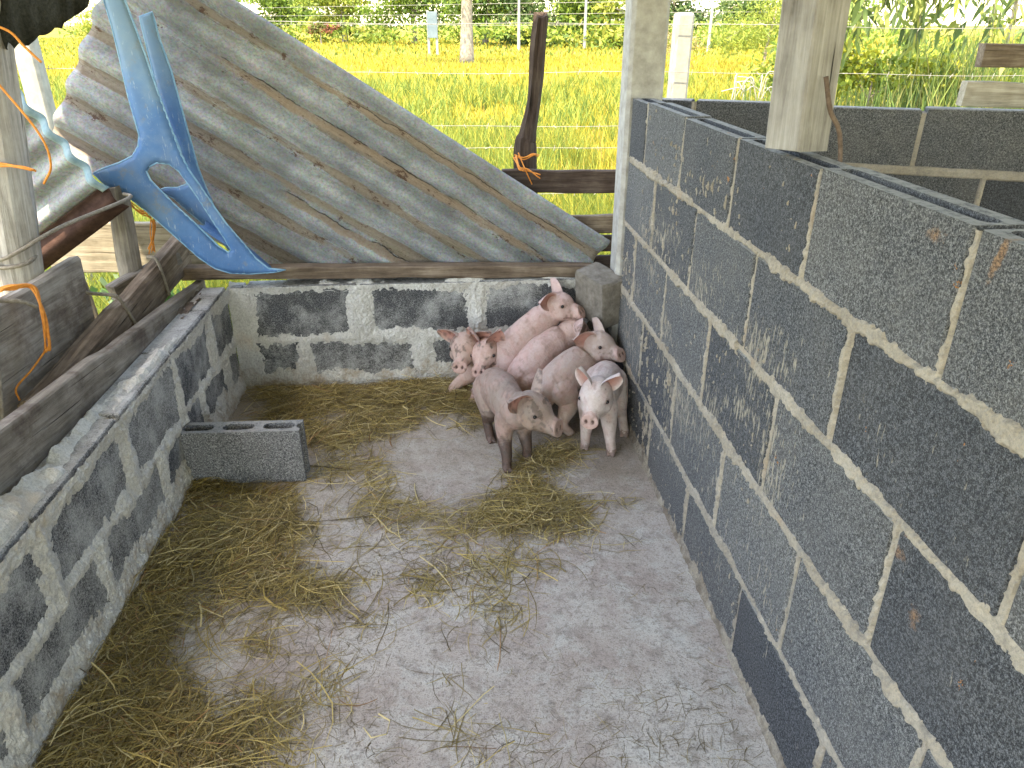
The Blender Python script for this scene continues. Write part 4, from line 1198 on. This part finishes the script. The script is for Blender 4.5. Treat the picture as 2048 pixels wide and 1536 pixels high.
# ------------------------------------------------------------------ straw
def straw():
    piles = [(-.81,2.03,.07,1.3),(-.66,1.85,.10,1.2),(-.54,1.84,.08,.9),(-.71,1.72,.10,1.3),(-.79,1.66,.07,1.2),(-.43,1.55,.055,.8),(-.36,1.51,.05,.6),(-.57,1.60,.09,1.0),(-.78,1.47,.07,1.1),(-.79,1.36,.06,1.1),(-.77,1.21,.07,1.3),(-.76,1.12,.08,1.4),(-.65,1.13,.07,1.0),(-.50,1.07,.06,.6),(-.60,1.05,.08,1.1),(-.78,1.02,.08,1.3),(-.75,.85,.12,1.2),(-.55,.85,.12,.8),
             (-.72,2.69,.06,1.2),(-.52,2.64,.09,1.3),(-.53,2.35,.06,.9),(-.42,2.31,.07,.7),(-.27,2.62,.10,1.5),(-.13,2.66,.08,1.4),(-.03,2.62,.07,1.4),(.02,2.54,.06,1.1),(-.18,2.40,.08,.6),(-.33,2.43,.09,.7),(-.62,2.52,.08,.8),(.05,2.40,.05,.8),
             (.19,1.89,.055,1.0),(.11,1.79,.07,1.0),(.25,1.83,.07,1.0),(.33,1.77,.06,.7),(.27,2.12,.05,1.2),(.34,2.15,.04,1.1),(.47,1.86,.05,.4),(.49,1.69,.05,.3),(.2,2.0,.05,.6),
             (-.11,1.56,.08,.22),(.10,1.57,.08,.28),(.21,1.60,.06,.25),(.02,1.37,.06,.22),(.08,1.40,.06,.2),(-.04,1.25,.06,.18),(0,1.08,.06,.22),(-.34,1.93,.1,.22),(-.24,1.82,.1,.25),(-.17,1.57,.08,.15),(-.26,1.45,.09,.22),(-.07,1.78,.09,.25),(-.36,2.10,.1,.3),(-.45,1.30,.12,.3),(-.40,1.15,.1,.25)]
    P = np.array(piles)
    wgt = P[:, 2] ** 2 * P[:, 3]; wgt /= wgt.sum()
    N1 = 38000; N2 = 6500
    k = RNG.choice(len(P), N1, p=wgt)
    c = P[k, :2] + RNG.normal(size=(N1, 2)) * P[k, 2][:, None] * .80
    c2 = np.column_stack([RNG.uniform(-.82, .58, N2), RNG.uniform(.75, 2.7, N2)])
    keep = fbm(c2[:, 0] * 3.2, c2[:, 1] * 3.2, 5, 3) > .47
    c2 = c2[keep]
    c = np.vstack([c, c2]); N = len(c); big = np.arange(N) < N1
    dn = np.zeros(N)
    for x, y, sg, a in piles: dn += a * np.exp(-((c[:, 0] - x) ** 2 + (c[:, 1] - y) ** 2) / (2 * (sg * .8) ** 2))
    ragged = fbm(c[:, 0] * 14, c[:, 1] * 14, 2, 3)
    ok = (~big) | (ragged + np.minimum(dn, 1.4) * .30 > .60)
    c = c[ok]; dn = dn[ok]; big = big[ok]; N = len(c)
    L = np.where(big, RNG.gamma(3.2, .030, N) + .025, RNG.gamma(2, .016, N) + .010); L = np.minimum(L, .30)
    K = 7
    th = RNG.uniform(0, 2 * math.pi, N); curv = RNG.normal(0, 1, N) * np.where(RNG.random(N) < .25, 3.2, 1.1)
    top = np.minimum(dn, 1.8) * .020
    hz = RNG.random(N) * top * np.where(big, 1, .1) + .0025
    tilt = RNG.normal(0, .10, N) * np.where(big, np.minimum(dn, 1.2), .1)
    pts = np.zeros((N, K, 3)); p = np.column_stack([c, hz]); a = th - curv / 2
    pts[:, 0] = p - np.column_stack([np.cos(th), np.sin(th), tilt]) * (L / 2)[:, None]
    for i in range(1, K):
        a = a + curv / K + RNG.normal(0, .10, N)
        pts[:, i] = pts[:, i - 1] + np.column_stack([np.cos(a), np.sin(a), tilt + .25 * np.sin(i / K * 5 + th) * np.minimum(dn, 1) * .4]) * (L / (K - 1))[:, None]
    pts[..., 2] = np.maximum(pts[..., 2], .0022)
    pts[..., 0] = np.clip(pts[..., 0], -.846, .590); pts[..., 1] = np.minimum(pts[..., 1], 2.735)
    w = np.where(big, RNG.uniform(.0008, .0023, N), RNG.uniform(.0007, .0014, N))
    d = pts[:, -1] - pts[:, 0]; side = np.column_stack([-d[:, 1], d[:, 0], RNG.normal(0, .5, N) * np.linalg.norm(d[:, :2], axis=1)])
    side /= np.linalg.norm(side, axis=1)[:, None] + 1e-9
    pal = np.array([(.30, .235, .085), (.40, .31, .11), (.23, .18, .075), (.15, .115, .06), (.50, .42, .21), (.33, .19, .085), (.20, .165, .095)])
    ci = RNG.choice(len(pal), N, p=[.24, .18, .22, .16, .07, .05, .08])
    ci = np.where(big, ci, RNG.choice([2, 3, 3, 6], N))
    hi = (hz > top * .80) & (RNG.random(N) < .45) & big
    ci = np.where(hi, RNG.choice([1, 4, 0], N), ci)
    w = w * np.where(hi, 1.25, 1.0)
    flat = (RNG.random(N) < .03) & big; w = np.where(flat, w * 2.4, w)
    C = pal[ci] * RNG.uniform(.55, 1.25, N)[:, None] * np.array([1.20, 1.17, 1.22])
    V, F, C = ribbons(pts, w, side, C)
    o = mobj('straw', V, F, M['straw'], None, C, origin=(0, 1.7, 0))
    tag(o, 'dry yellow-brown straw strewn over the pen floor', 'straw', kind='stuff')
straw()

# ------------------------------------------------------------------ field grass
def grass():
    pal = np.array([(.31, .265, .035), (.36, .295, .042), (.25, .25, .038), (.15, .20, .038), (.09, .14, .03), (.36, .27, .085)])
    allV = []; allF = []; allC = []; off = 0
    for (y0, y1, n, hmin, hmax, w) in ((-1.5, 3.0, 26000, .06, .20, .006), (3.0, 5.5, 46000, .10, .30, .0045), (5.5, 10, 52000, .10, .27, .0075), (10, 20, 48000, .12, .27, .016), (20, 38, 36000, .12, .28, .034), (38, 95, 30000, .14, .32, .09)):
        Y = np.sqrt(RNG.uniform(y0 ** 2, y1 ** 2, n)) if y0 > 5 else RNG.uniform(y0, y1, n)
        X = RNG.uniform(-.72, .95, n) * Y + Y * .04
        if y0 < 0: X = RNG.uniform(-5.5, -1.22, n)
        p1 = fbm(X * .55, Y * .35, 3, 3); p2 = fbm(X * 1.7, Y * 1.2, 6, 3)
        dark = sstep(.48, .62, p1 * .6 + p2 * .45) * (Y < 22)
        near = sstep(5.2, 3.4, Y)
        g_ = np.clip(dark * .9 + near * .55 + sstep(28, 45, Y) * .35, 0, 1)
        r = RNG.random(n)
        ci = np.where(r < g_, RNG.choice([2, 3, 4, 3], n), RNG.choice([0, 1, 0, 5, 2], n, p=[.34, .28, .16, .10, .12]))
        C = pal[ci] * RNG.uniform(.75, 1.25, n)[:, None]
        h = RNG.uniform(hmin, hmax, n) * (.65 + .6 * p2 + .75 * dark)
        az = RNG.uniform(0, 2 * math.pi, n); lean = RNG.uniform(.1, .7, n)
        K = 4; t = np.linspace(0, 1, K)
        pts = np.zeros((n, K, 3))
        for i in range(K):
            pts[:, i, 0] = X + np.cos(az) * lean * h * t[i] ** 1.8
            pts[:, i, 1] = Y + np.sin(az) * lean * h * t[i] ** 1.8
            pts[:, i, 2] = -.10 + h * t[i] * (1 - .25 * lean * t[i])
        ra = RNG.uniform(-.6, .6, n)
        side = np.column_stack([np.cos(ra), np.sin(ra), np.zeros(n)])
        V, F, CC = ribbons(pts, w * RNG.uniform(.6, 1.4, n), side, C)
        allV.append(V); allF.append(F + off); allC.append(CC); off += len(V)
    o = mobj('field_grass', np.vstack(allV), np.vstack(allF), M['grass'], None, np.vstack(allC), origin=(0, 10, -.1))
    tag(o, 'sunlit yellow-green grass covering the field', 'grass', kind='stuff')
grass()

# ------------------------------------------------------------------ fences
def fence():
    root = empty('barbed_wire_fence', (0, 4.0, -.1), 'barbed wire fence with white concrete posts at the near edge of the field', 'fence')
    for (x, y, top) in ((-1.93, 3.92, 1.62), (1.185, 4.02, 1.375), (4.6, 4.1, 1.5)):
        V, F = hull_box(x - .045, x + .045, y - .045, y + .045, -.12, top, .012, .003)
        mobj('post', V, F, M['conc_white'], root)
    for z, sg in ((1.335, .010), (1.118, .012), (.862, .006), (.757, .010), (.52, .012)):
        xs = np.linspace(-6, 5, 60)
        P = np.column_stack([xs, 3.955 + 0 * xs, z - .008 * xs - sg * np.abs(np.sin((xs - 1.185) / 3.1 * math.pi)) + .004 * np.sin(xs * 5 + z * 9)])
        parts = [tube(P, .0015, seg=5)]
        for x in np.arange(-5.9, 4.9, .115):
            zz = np.interp(x, xs, P[:, 2]); a = random.uniform(0, 3.1)
            dv = np.array([.4 * math.cos(a), .2, math.sin(a)]); dv = dv / np.linalg.norm(dv) * .013
            parts.append(tube([np.array((x, 3.955, zz)) - dv, np.array((x + .006, 3.955, zz)) + dv], .0015, seg=4))
        V, F = join(parts)
        mobj('wire', V, F, M['wire'], root)
fence()
def far_fence():
    root = empty('far_fence', (0, 46, -.1), 'distant fence of slim pale posts and wires before the trees', 'fence')
    pts = [(-24, 78, 3.6), (-17.5, 72, 2.4), (8.6, 50, 3.4), (11.0, 49, 4.6), (4.5, 50, 3.0), (15.5, 47, 3.4)]
    for x, y, h in pts:
        V, F = tube([(x, y, -.1), (x, y, h)], [.10, .07], seg=8)
        mobj('post', V, F, M['pole_white'], root)
    for z in (1.4, 2.0, 2.6):
        V, F = tube([(-24, 78, z), (-17.5, 72, z), (4.5, 50, z - .1), (15.5, 47, z), (26, 46, z)], .010, seg=4)
        mobj('wire', V, F, M['wire'], root)
far_fence()
# two close white posts carrying a pale board in the field
sg = empty('field_sign', (-.4, 38, -.1), 'pale blue-grey board on two white legs standing in the field', 'sign')
for dx in (-.20, .20):
    V, F = hull_box(-.62 + dx - .06, -.62 + dx + .06, 40 - .05, 40.05, -.1, 1.95, .01); mobj('leg', V, F, M['pole_white'], sg)
V, F = hull_box(-.86, -.38, 39.9, 39.94, .75, 1.90, .01); mobj('board', V, F, M['sign'], sg)

# ------------------------------------------------------------------ trees
def leaf_cloud(centres, n, size, pal, drop=0.0, aspect=.5, flat=0.0):
    """centres: list of (x,y,z,rx,ry,rz). leaf quads on clumps spread through the volume"""
    C = np.array(centres, float)
    vol = (C[:, 3] * C[:, 4] * C[:, 5]) ** .67; vol /= vol.sum()
    k = RNG.choice(len(C), n, p=vol)
    d = RNG.normal(size=(n, 3)); d /= np.linalg.norm(d, axis=1)[:, None]
    r = RNG.random(n) ** .45
    # clumps
    nc = max(12, n // 45)
    ck = RNG.choice(len(C), nc, p=vol); cd = RNG.normal(size=(nc, 3)); cd /= np.linalg.norm(cd, axis=1)[:, None]
    cp = C[ck, :3] + cd * (RNG.random(nc) ** .4)[:, None] * C[ck, 3:]
    ci = RNG.integers(0, nc, n)
    spread = C[ck[ci], 3:] * .24
    P = cp[ci] + RNG.normal(size=(n, 3)) * spread
    u = RNG.normal(size=(n, 3)); u[:, 2] -= drop; u /= np.linalg.norm(u, axis=1)[:, None]
    w = np.cross(u, RNG.normal(size=(n, 3))); w /= np.linalg.norm(w, axis=1)[:, None] + 1e-9
    s = size * RNG.uniform(.6, 1.4, n)[:, None]
    a = P - u * s * .5; b = P + w * s * aspect * .5 ; c = P + u * s * .5; e = P - w * s * aspect * .5
    V = np.stack([a, b, c, e], 1).reshape(-1, 3); F = np.arange(n * 4).reshape(n, 4)
    pal = np.array(pal); tone = RNG.integers(0, len(pal), nc)
    mixi = np.where(RNG.random(n) < .7, tone[ci], RNG.integers(0, len(pal), n))
    cc = pal[mixi] * RNG.uniform(.75, 1.25, n)[:, None]
    return V, F, np.repeat(cc, 4, axis=0)
G1 = [(.11, .19, .035), (.16, .25, .045), (.21, .29, .05), (.07, .12, .028)]
G2 = [(.21, .27, .05), (.28, .33, .06), (.15, .21, .04), (.32, .32, .065)]
G3 = [(.07, .13, .045), (.10, .17, .055), (.13, .19, .07)]
def tree(name, label, x, y, h, crown, n, size, pal, tr=.15, lean=(0, 0), limbs=4, drop=0.0, aspect=.5, cat='tree', group=None, trunk_top=None):
    root = empty(name, (x, y, -.1), label, cat, group)
    tt = trunk_top or h * .6
    top = np.array((x + lean[0], y + lean[1], tt))
    parts = [tube([(x, y, -.15), (x + lean[0] * .2, y, tt * .35), (x + lean[0] * .6, y + lean[1] * .6, tt * .7), top], [tr * 1.35, tr, tr * .85, tr * .5], seg=10, n=12)]
    for i in range(limbs):
        c = crown[i % len(crown)]; a = random.uniform(0, 6.28)
        st = np.array((x, y, 0)) + (top - np.array((x, y, 0))) * random.uniform(.45, .9)
        en = np.array((c[0] + math.cos(a) * c[3] * .5, c[1] + math.sin(a) * c[4] * .5, c[2] + c[5] * random.uniform(-.2, .5)))
        parts.append(tube([st, (st + en) / 2 + np.array((0, 0, .15 * h * .3)), en], [tr * .45, tr * .3, tr * .12], seg=6, n=8))
    V, F = join(parts)
    mobj('trunk', V, F, M['bark'], root, smooth=True)
    V, F, C = leaf_cloud(crown, n, size, pal, drop, aspect)
    mobj('crown', V, F, M['leaf'], root, C)
    return root
TG = 'trees lining the far side of the field'
def big_tree(x, y, h, w, pal, label, n=5200, size=.30, low=.0):
    cr = []
    for i in range(8):
        a = i / 8 * 6.28 + random.random(); q = random.uniform(.2, .6) * w
        z = low + h * random.uniform(.08, .95)
        cr.append((x + math.cos(a) * q, y + math.sin(a) * q * .6, z, w * random.uniform(.28, .45), w * random.uniform(.25, .4), h * random.uniform(.14, .24)))
    cr.append((x, y, low + h * .55, w * .5, w * .4, h * .3))
    tree('field_tree', label, x, y, h, cr, n, size, pal, .22, (random.uniform(-.5, .5), 0), 5, group=TG)
FT = [(-34, 92, 8, 8, G2, 'yellow-green tree at the far left end of the tree line, above the sheet'),
      (-25, 86, 9, 7, G2, 'spreading light green tree left of the gap in the tree line'),
      (-13.5, 74, 7.0, 6.0, G1, 'bright green bushy tree behind the red cloth'),
      (-8.5, 70, 8.5, 6.0, G2, 'yellowish bright tree left of the lone trunk'),
      (-2.5, 66, 9.5, 6.5, G1, 'dense green tree right behind the pale field sign'),
      (3.0, 62, 9.0, 6.0, G1, 'dark green tree just right of the lone trunk'),
      (6.2, 60, 9.0, 5.0, G3, 'dark leafy tree directly behind the split stump'),
      (9.6, 56, 7.5, 4.6, G1, 'rounded green tree between the two slim poles'),
      (12.6, 54, 6.8, 4.0, G2, 'olive green tree left of the concrete post'),
      (16.5, 60, 8.5, 5.5, G3, 'dark tree right of the concrete post, behind the fence post'),
      (23.5, 62, 9.5, 6.0, G3, 'tall blue-green tree behind the feathery bush'),
      (32.0, 66, 8.0, 7.0, G1, 'far green tree at the right behind the wooden post')]
for x, y, h, w, pal, lb in FT: big_tree(x, y, h * .56, w * .85, pal, lb, 6800, .30)
# undergrowth under the far trees
V, F, C = leaf_cloud([(x, y - 3, .7, 4.5, 2, .9) for x, y in [(-40, 96), (-32, 90), (-25, 84), (-18, 78), (-12, 72), (-6, 67), (0, 63), (5, 59), (10, 55), (15, 53), (20, 56), (26, 60), (33, 63)]], 9000, .34, G1 + G2, 0, .5)
tag(mobj('undergrowth', V, F, M['leaf'], None, C), 'green undergrowth along the foot of the far trees', 'undergrowth', kind='stuff')
# lone trunk in the field
tree('lone_tree', 'lone tree with a pale gnarled trunk standing in the middle of the field', .80, 31.5, 6.5,
     [(.2, 31.3, 4.0, 1.9, 1.6, 1.1), (2.3, 31.5, 4.2, 1.7, 1.5, 1.1), (-1.4, 31.6, 4.1, 1.4, 1.3, 1.0), (1.3, 31.2, 2.75, .8, .7, .55), (-.7, 31.0, 2.6, .55, .5, .6)], 4200, .15, G3 + G1, .23, (.15, 0), 6, .5, .45, trunk_top=4.2)
# red cloth in the distance
tree('flowering_bush', 'red-flowering bush among the far trees, left of the pale sign', -9.6, 64, 2.0, [(-9.4, 64, 1.1, .9, .5, .35), (-8.6, 64, 1.2, .7, .5, .3), (-10.3, 64, 1.0, .6, .5, .3)], 900, .26, [(.30, .12, .09), (.26, .14, .10), (.17, .19, .06), (.14, .20, .05)], .05, (0, 0), 3, 0, .6, 'bush')
# feathery bush on the right
tree('feathery_bush', 'feathery yellow-green bush behind the wire, left of the wooden post', 10.9, 27.0, 2.8,
     [(10.6, 27, 1.2, 1.5, 1.2, .75), (11.6, 27, 1.9, 1.2, 1.0, .7), (9.6, 27.2, .75, 1.0, .9, .5), (12.3, 27.5, 1.0, 1.3, 1, .8)], 6500, .15, G2 + [(.16, .21, .04)], .05, (.2, 0), 5, .2, .22, 'bush')
tree('low_bush', 'low dark green bush at the foot of the feathery bush', 10.4, 22.0, .9, [(10.3, 22, .35, .9, .6, .35)], 1200, .14, G3, .03, (0, 0), 2, 0, .5, 'bush')
tree('dry_bush', 'sparse dry bush left of the feathery bush', 7.9, 27.5, 1.7, [(7.8, 27.5, .8, .9, .7, .6)], 900, .13, [(.30, .25, .10), (.24, .22, .08), (.35, .28, .14)], .03, (0, 0), 4, 0, .35, 'bush')
# dead twigs
parts = []
for i in range(16):
    a = np.array((4.55 + random.uniform(-.3, .3), 11.6, .25)); b_ = a + np.array((random.uniform(-.5, .5), random.uniform(-.2, .2), random.uniform(.2, .6)))
    parts.append(tube([a, (a + b_) / 2 + np.array((random.uniform(-.1, .1), 0, .12)), b_ - np.array((0, 0, random.uniform(0, .3)))], .008, seg=5, n=8))
V, F = join(parts)
tag(mobj('dead_branch', V, F, M['conc_white'], smooth=True), 'bleached dead branch lying in the grass before the feathery bush', 'branch')
# eucalyptus with hanging leaves
def eucalyptus():
    x, y = 4.25, 8.6
    root = empty('eucalyptus_tree', (x, y, -.1), 'slender tree with long drooping leaves hanging in front of the white sky', 'tree')
    parts = [tube([(x - .16, y, -.15), (x - .05, y, .8), (x + .05, y, 1.6), (x + .2, y, 3.4)], [.055, .045, .04, .025], seg=10, n=14)]
    LV = []; LC = []
    def leaf(p, d, L, c):
        d = d / np.linalg.norm(d); w = np.cross(d, RNG.normal(size=3)); w /= np.linalg.norm(w)
        t = np.array([0, .3, .65, 1.0]); wd = np.array([.05, 1, .8, .05]) * L * .14
        sag = np.array([0, 0, -1.0])
        pts = [p + d * L * q + sag * L * .25 * q * q for q in t]
        for i in range(3):
            LV.append([pts[i] - w * wd[i], pts[i] + w * wd[i], pts[i + 1] + w * wd[i + 1], pts[i + 1] - w * wd[i + 1]]); LC.append(c)
    pal = np.array([(.13, .19, .06), (.19, .25, .07), (.09, .14, .055), (.27, .30, .08)])
    br = []
    for q in range(48):
        bx = random.uniform(-.35, 2.7); z1 = random.uniform(1.05, 1.62) if bx < 1.1 else random.uniform(1.0, 1.75)
        br.append((bx, random.uniform(-.5, .5), z1 + random.uniform(.5, .9), z1))
    for bx, by, z0, z1 in br:
        s0 = np.array((x + .15 + bx * .2, y + by * .3, 2.6)); m0 = np.array((x + bx * .85, y + by, z0 + .2)); e0 = np.array((x + bx, y + by, z1))
        parts.append(tube([s0, m0, (m0 + e0) / 2 + np.array((.04, 0, .05)), e0], [.014, .009, .005, .003], seg=5, n=10))
        tw = catmull([m0, (m0 + e0) / 2 + np.array((.04, 0, .05)), e0], 12)
        for q in range(34 if bx < 1.1 else 15):
            i = RNG.integers(1, 12); p = tw[i] + RNG.normal(size=3) * .05
            d = RNG.normal(size=3) * .55 + np.array([0, 0, -.8])
            leaf(p, d, RNG.uniform(.12, .22), pal[RNG.integers(0, 4)] * RNG.uniform(.8, 1.25))
    V, F = join(parts); mobj('trunk', V, F, M['bark'], root, smooth=True)
    V = np.array(LV).reshape(-1, 3); F = np.arange(len(V)).reshape(-1, 4)
    mobj('crown', V, F, M['leaf'], root, np.repeat(np.array(LC), 4, axis=0))
eucalyptus()
YG = [(.26, .28, .03), (.32, .32, .04), (.20, .25, .03), (.14, .20, .03)]
tree('leafy_shrub', 'yellow-green broad-leaved shrub right of the wooden post, behind the rear wall', 5.2, 9.4, 1.6, [(4.5, 9.4, 1.05, .30, .3, .25), (4.75, 9.4, .80, .4, .4, .25), (5.4, 9.5, .78, .6, .4, .25), (6.1, 9.5, .68, .45, .4, .25), (6.5, 9.5, .55, .35, .3, .2)], 2400, .085, YG, .02, (0, 0), 4, 0, .6, 'shrub')
tree('leafy_shrub', 'small yellow-leaved shrub at the right edge under the beams', 6.9, 9.0, 1.0, [(6.7, 9, .55, .35, .3, .22), (7.2, 9, .45, .35, .3, .2)], 800, .10, YG, .02, (0, 0), 3, 0, .6, 'shrub')
tree('dark_shrub', 'dense green thicket behind the yellow-green shrub', 7.0, 12.5, 1.6, [(6.3, 12.5, .5, 1.0, .5, .5), (7.8, 12.5, .7, .9, .5, .6), (9.3, 12.5, .8, .9, .5, .6), (5.4, 12.6, .6, .5, .4, .6)], 5200, .13, G1 + G2, .03, (0, 0), 4, 0, .3, 'shrub')
tree('small_tree', 'small round-headed tree against the white sky at the right edge', 9.9, 13.6, 3.2, [(9.7, 13.6, 1.95, .55, .5, .28), (10.2, 13.6, 2.2, .6, .5, .3), (9.75, 13.6, 1.35, .35, .3, .12)], 1500, .12, G1 + G2, .03, (-.1, 0), 5, 0, .5, 'tree', trunk_top=2.2)
# tall reeds at the right
def reeds():
    n = 2600
    X = np.concatenate([RNG.normal(6.5, .55, n // 2), RNG.uniform(3.7, 7.6, n - n // 2)]); Y = RNG.uniform(8.2, 10.2, n)
    h = np.where(np.arange(n) < n // 2, RNG.uniform(.7, 1.45, n), RNG.uniform(.4, .95, n)); az = RNG.uniform(0, 6.28, n); lean = RNG.uniform(.05, .4, n)
    K = 5; t = np.linspace(0, 1, K); pts = np.zeros((n, K, 3))
    for i in range(K):
        pts[:, i] = np.column_stack([X + np.cos(az) * lean * h * t[i] ** 2, Y + np.sin(az) * lean * h * t[i] ** 2, -.1 + h * t[i]])
    ra = RNG.uniform(-.8, .8, n); side = np.column_stack([np.cos(ra), np.sin(ra), 0 * ra])
    pal = np.array([(.12, .19, .05), (.18, .24, .06), (.08, .14, .05), (.28, .27, .10)])
    V, F, C = ribbons(pts, RNG.uniform(.008, .018, n), side, pal[RNG.integers(0, 4, n)] * RNG.uniform(.8, 1.2, n)[:, None])
    tag(mobj('reeds', V, F, M['grass'], None, C, origin=(6, 9, -.1)), 'tall green reeds beyond the rear wall at the right', 'reeds', kind='stuff')
reeds()
# leafy weeds beyond the left wall
tree('weed_plant', 'broad-leaved weed showing between the boards at the left', -1.17, 2.75, .5, [(-1.2, 2.75, .40, .10, .08, .12), (-1.12, 2.85, .30, .12, .08, .10), (-1.05, 2.9, .65, .06, .05, .12)], 260, .045, [(.10, .22, .07), (.14, .27, .10), (.22, .32, .18)], .006, (0, 0), 3, 0, .8, 'plant')
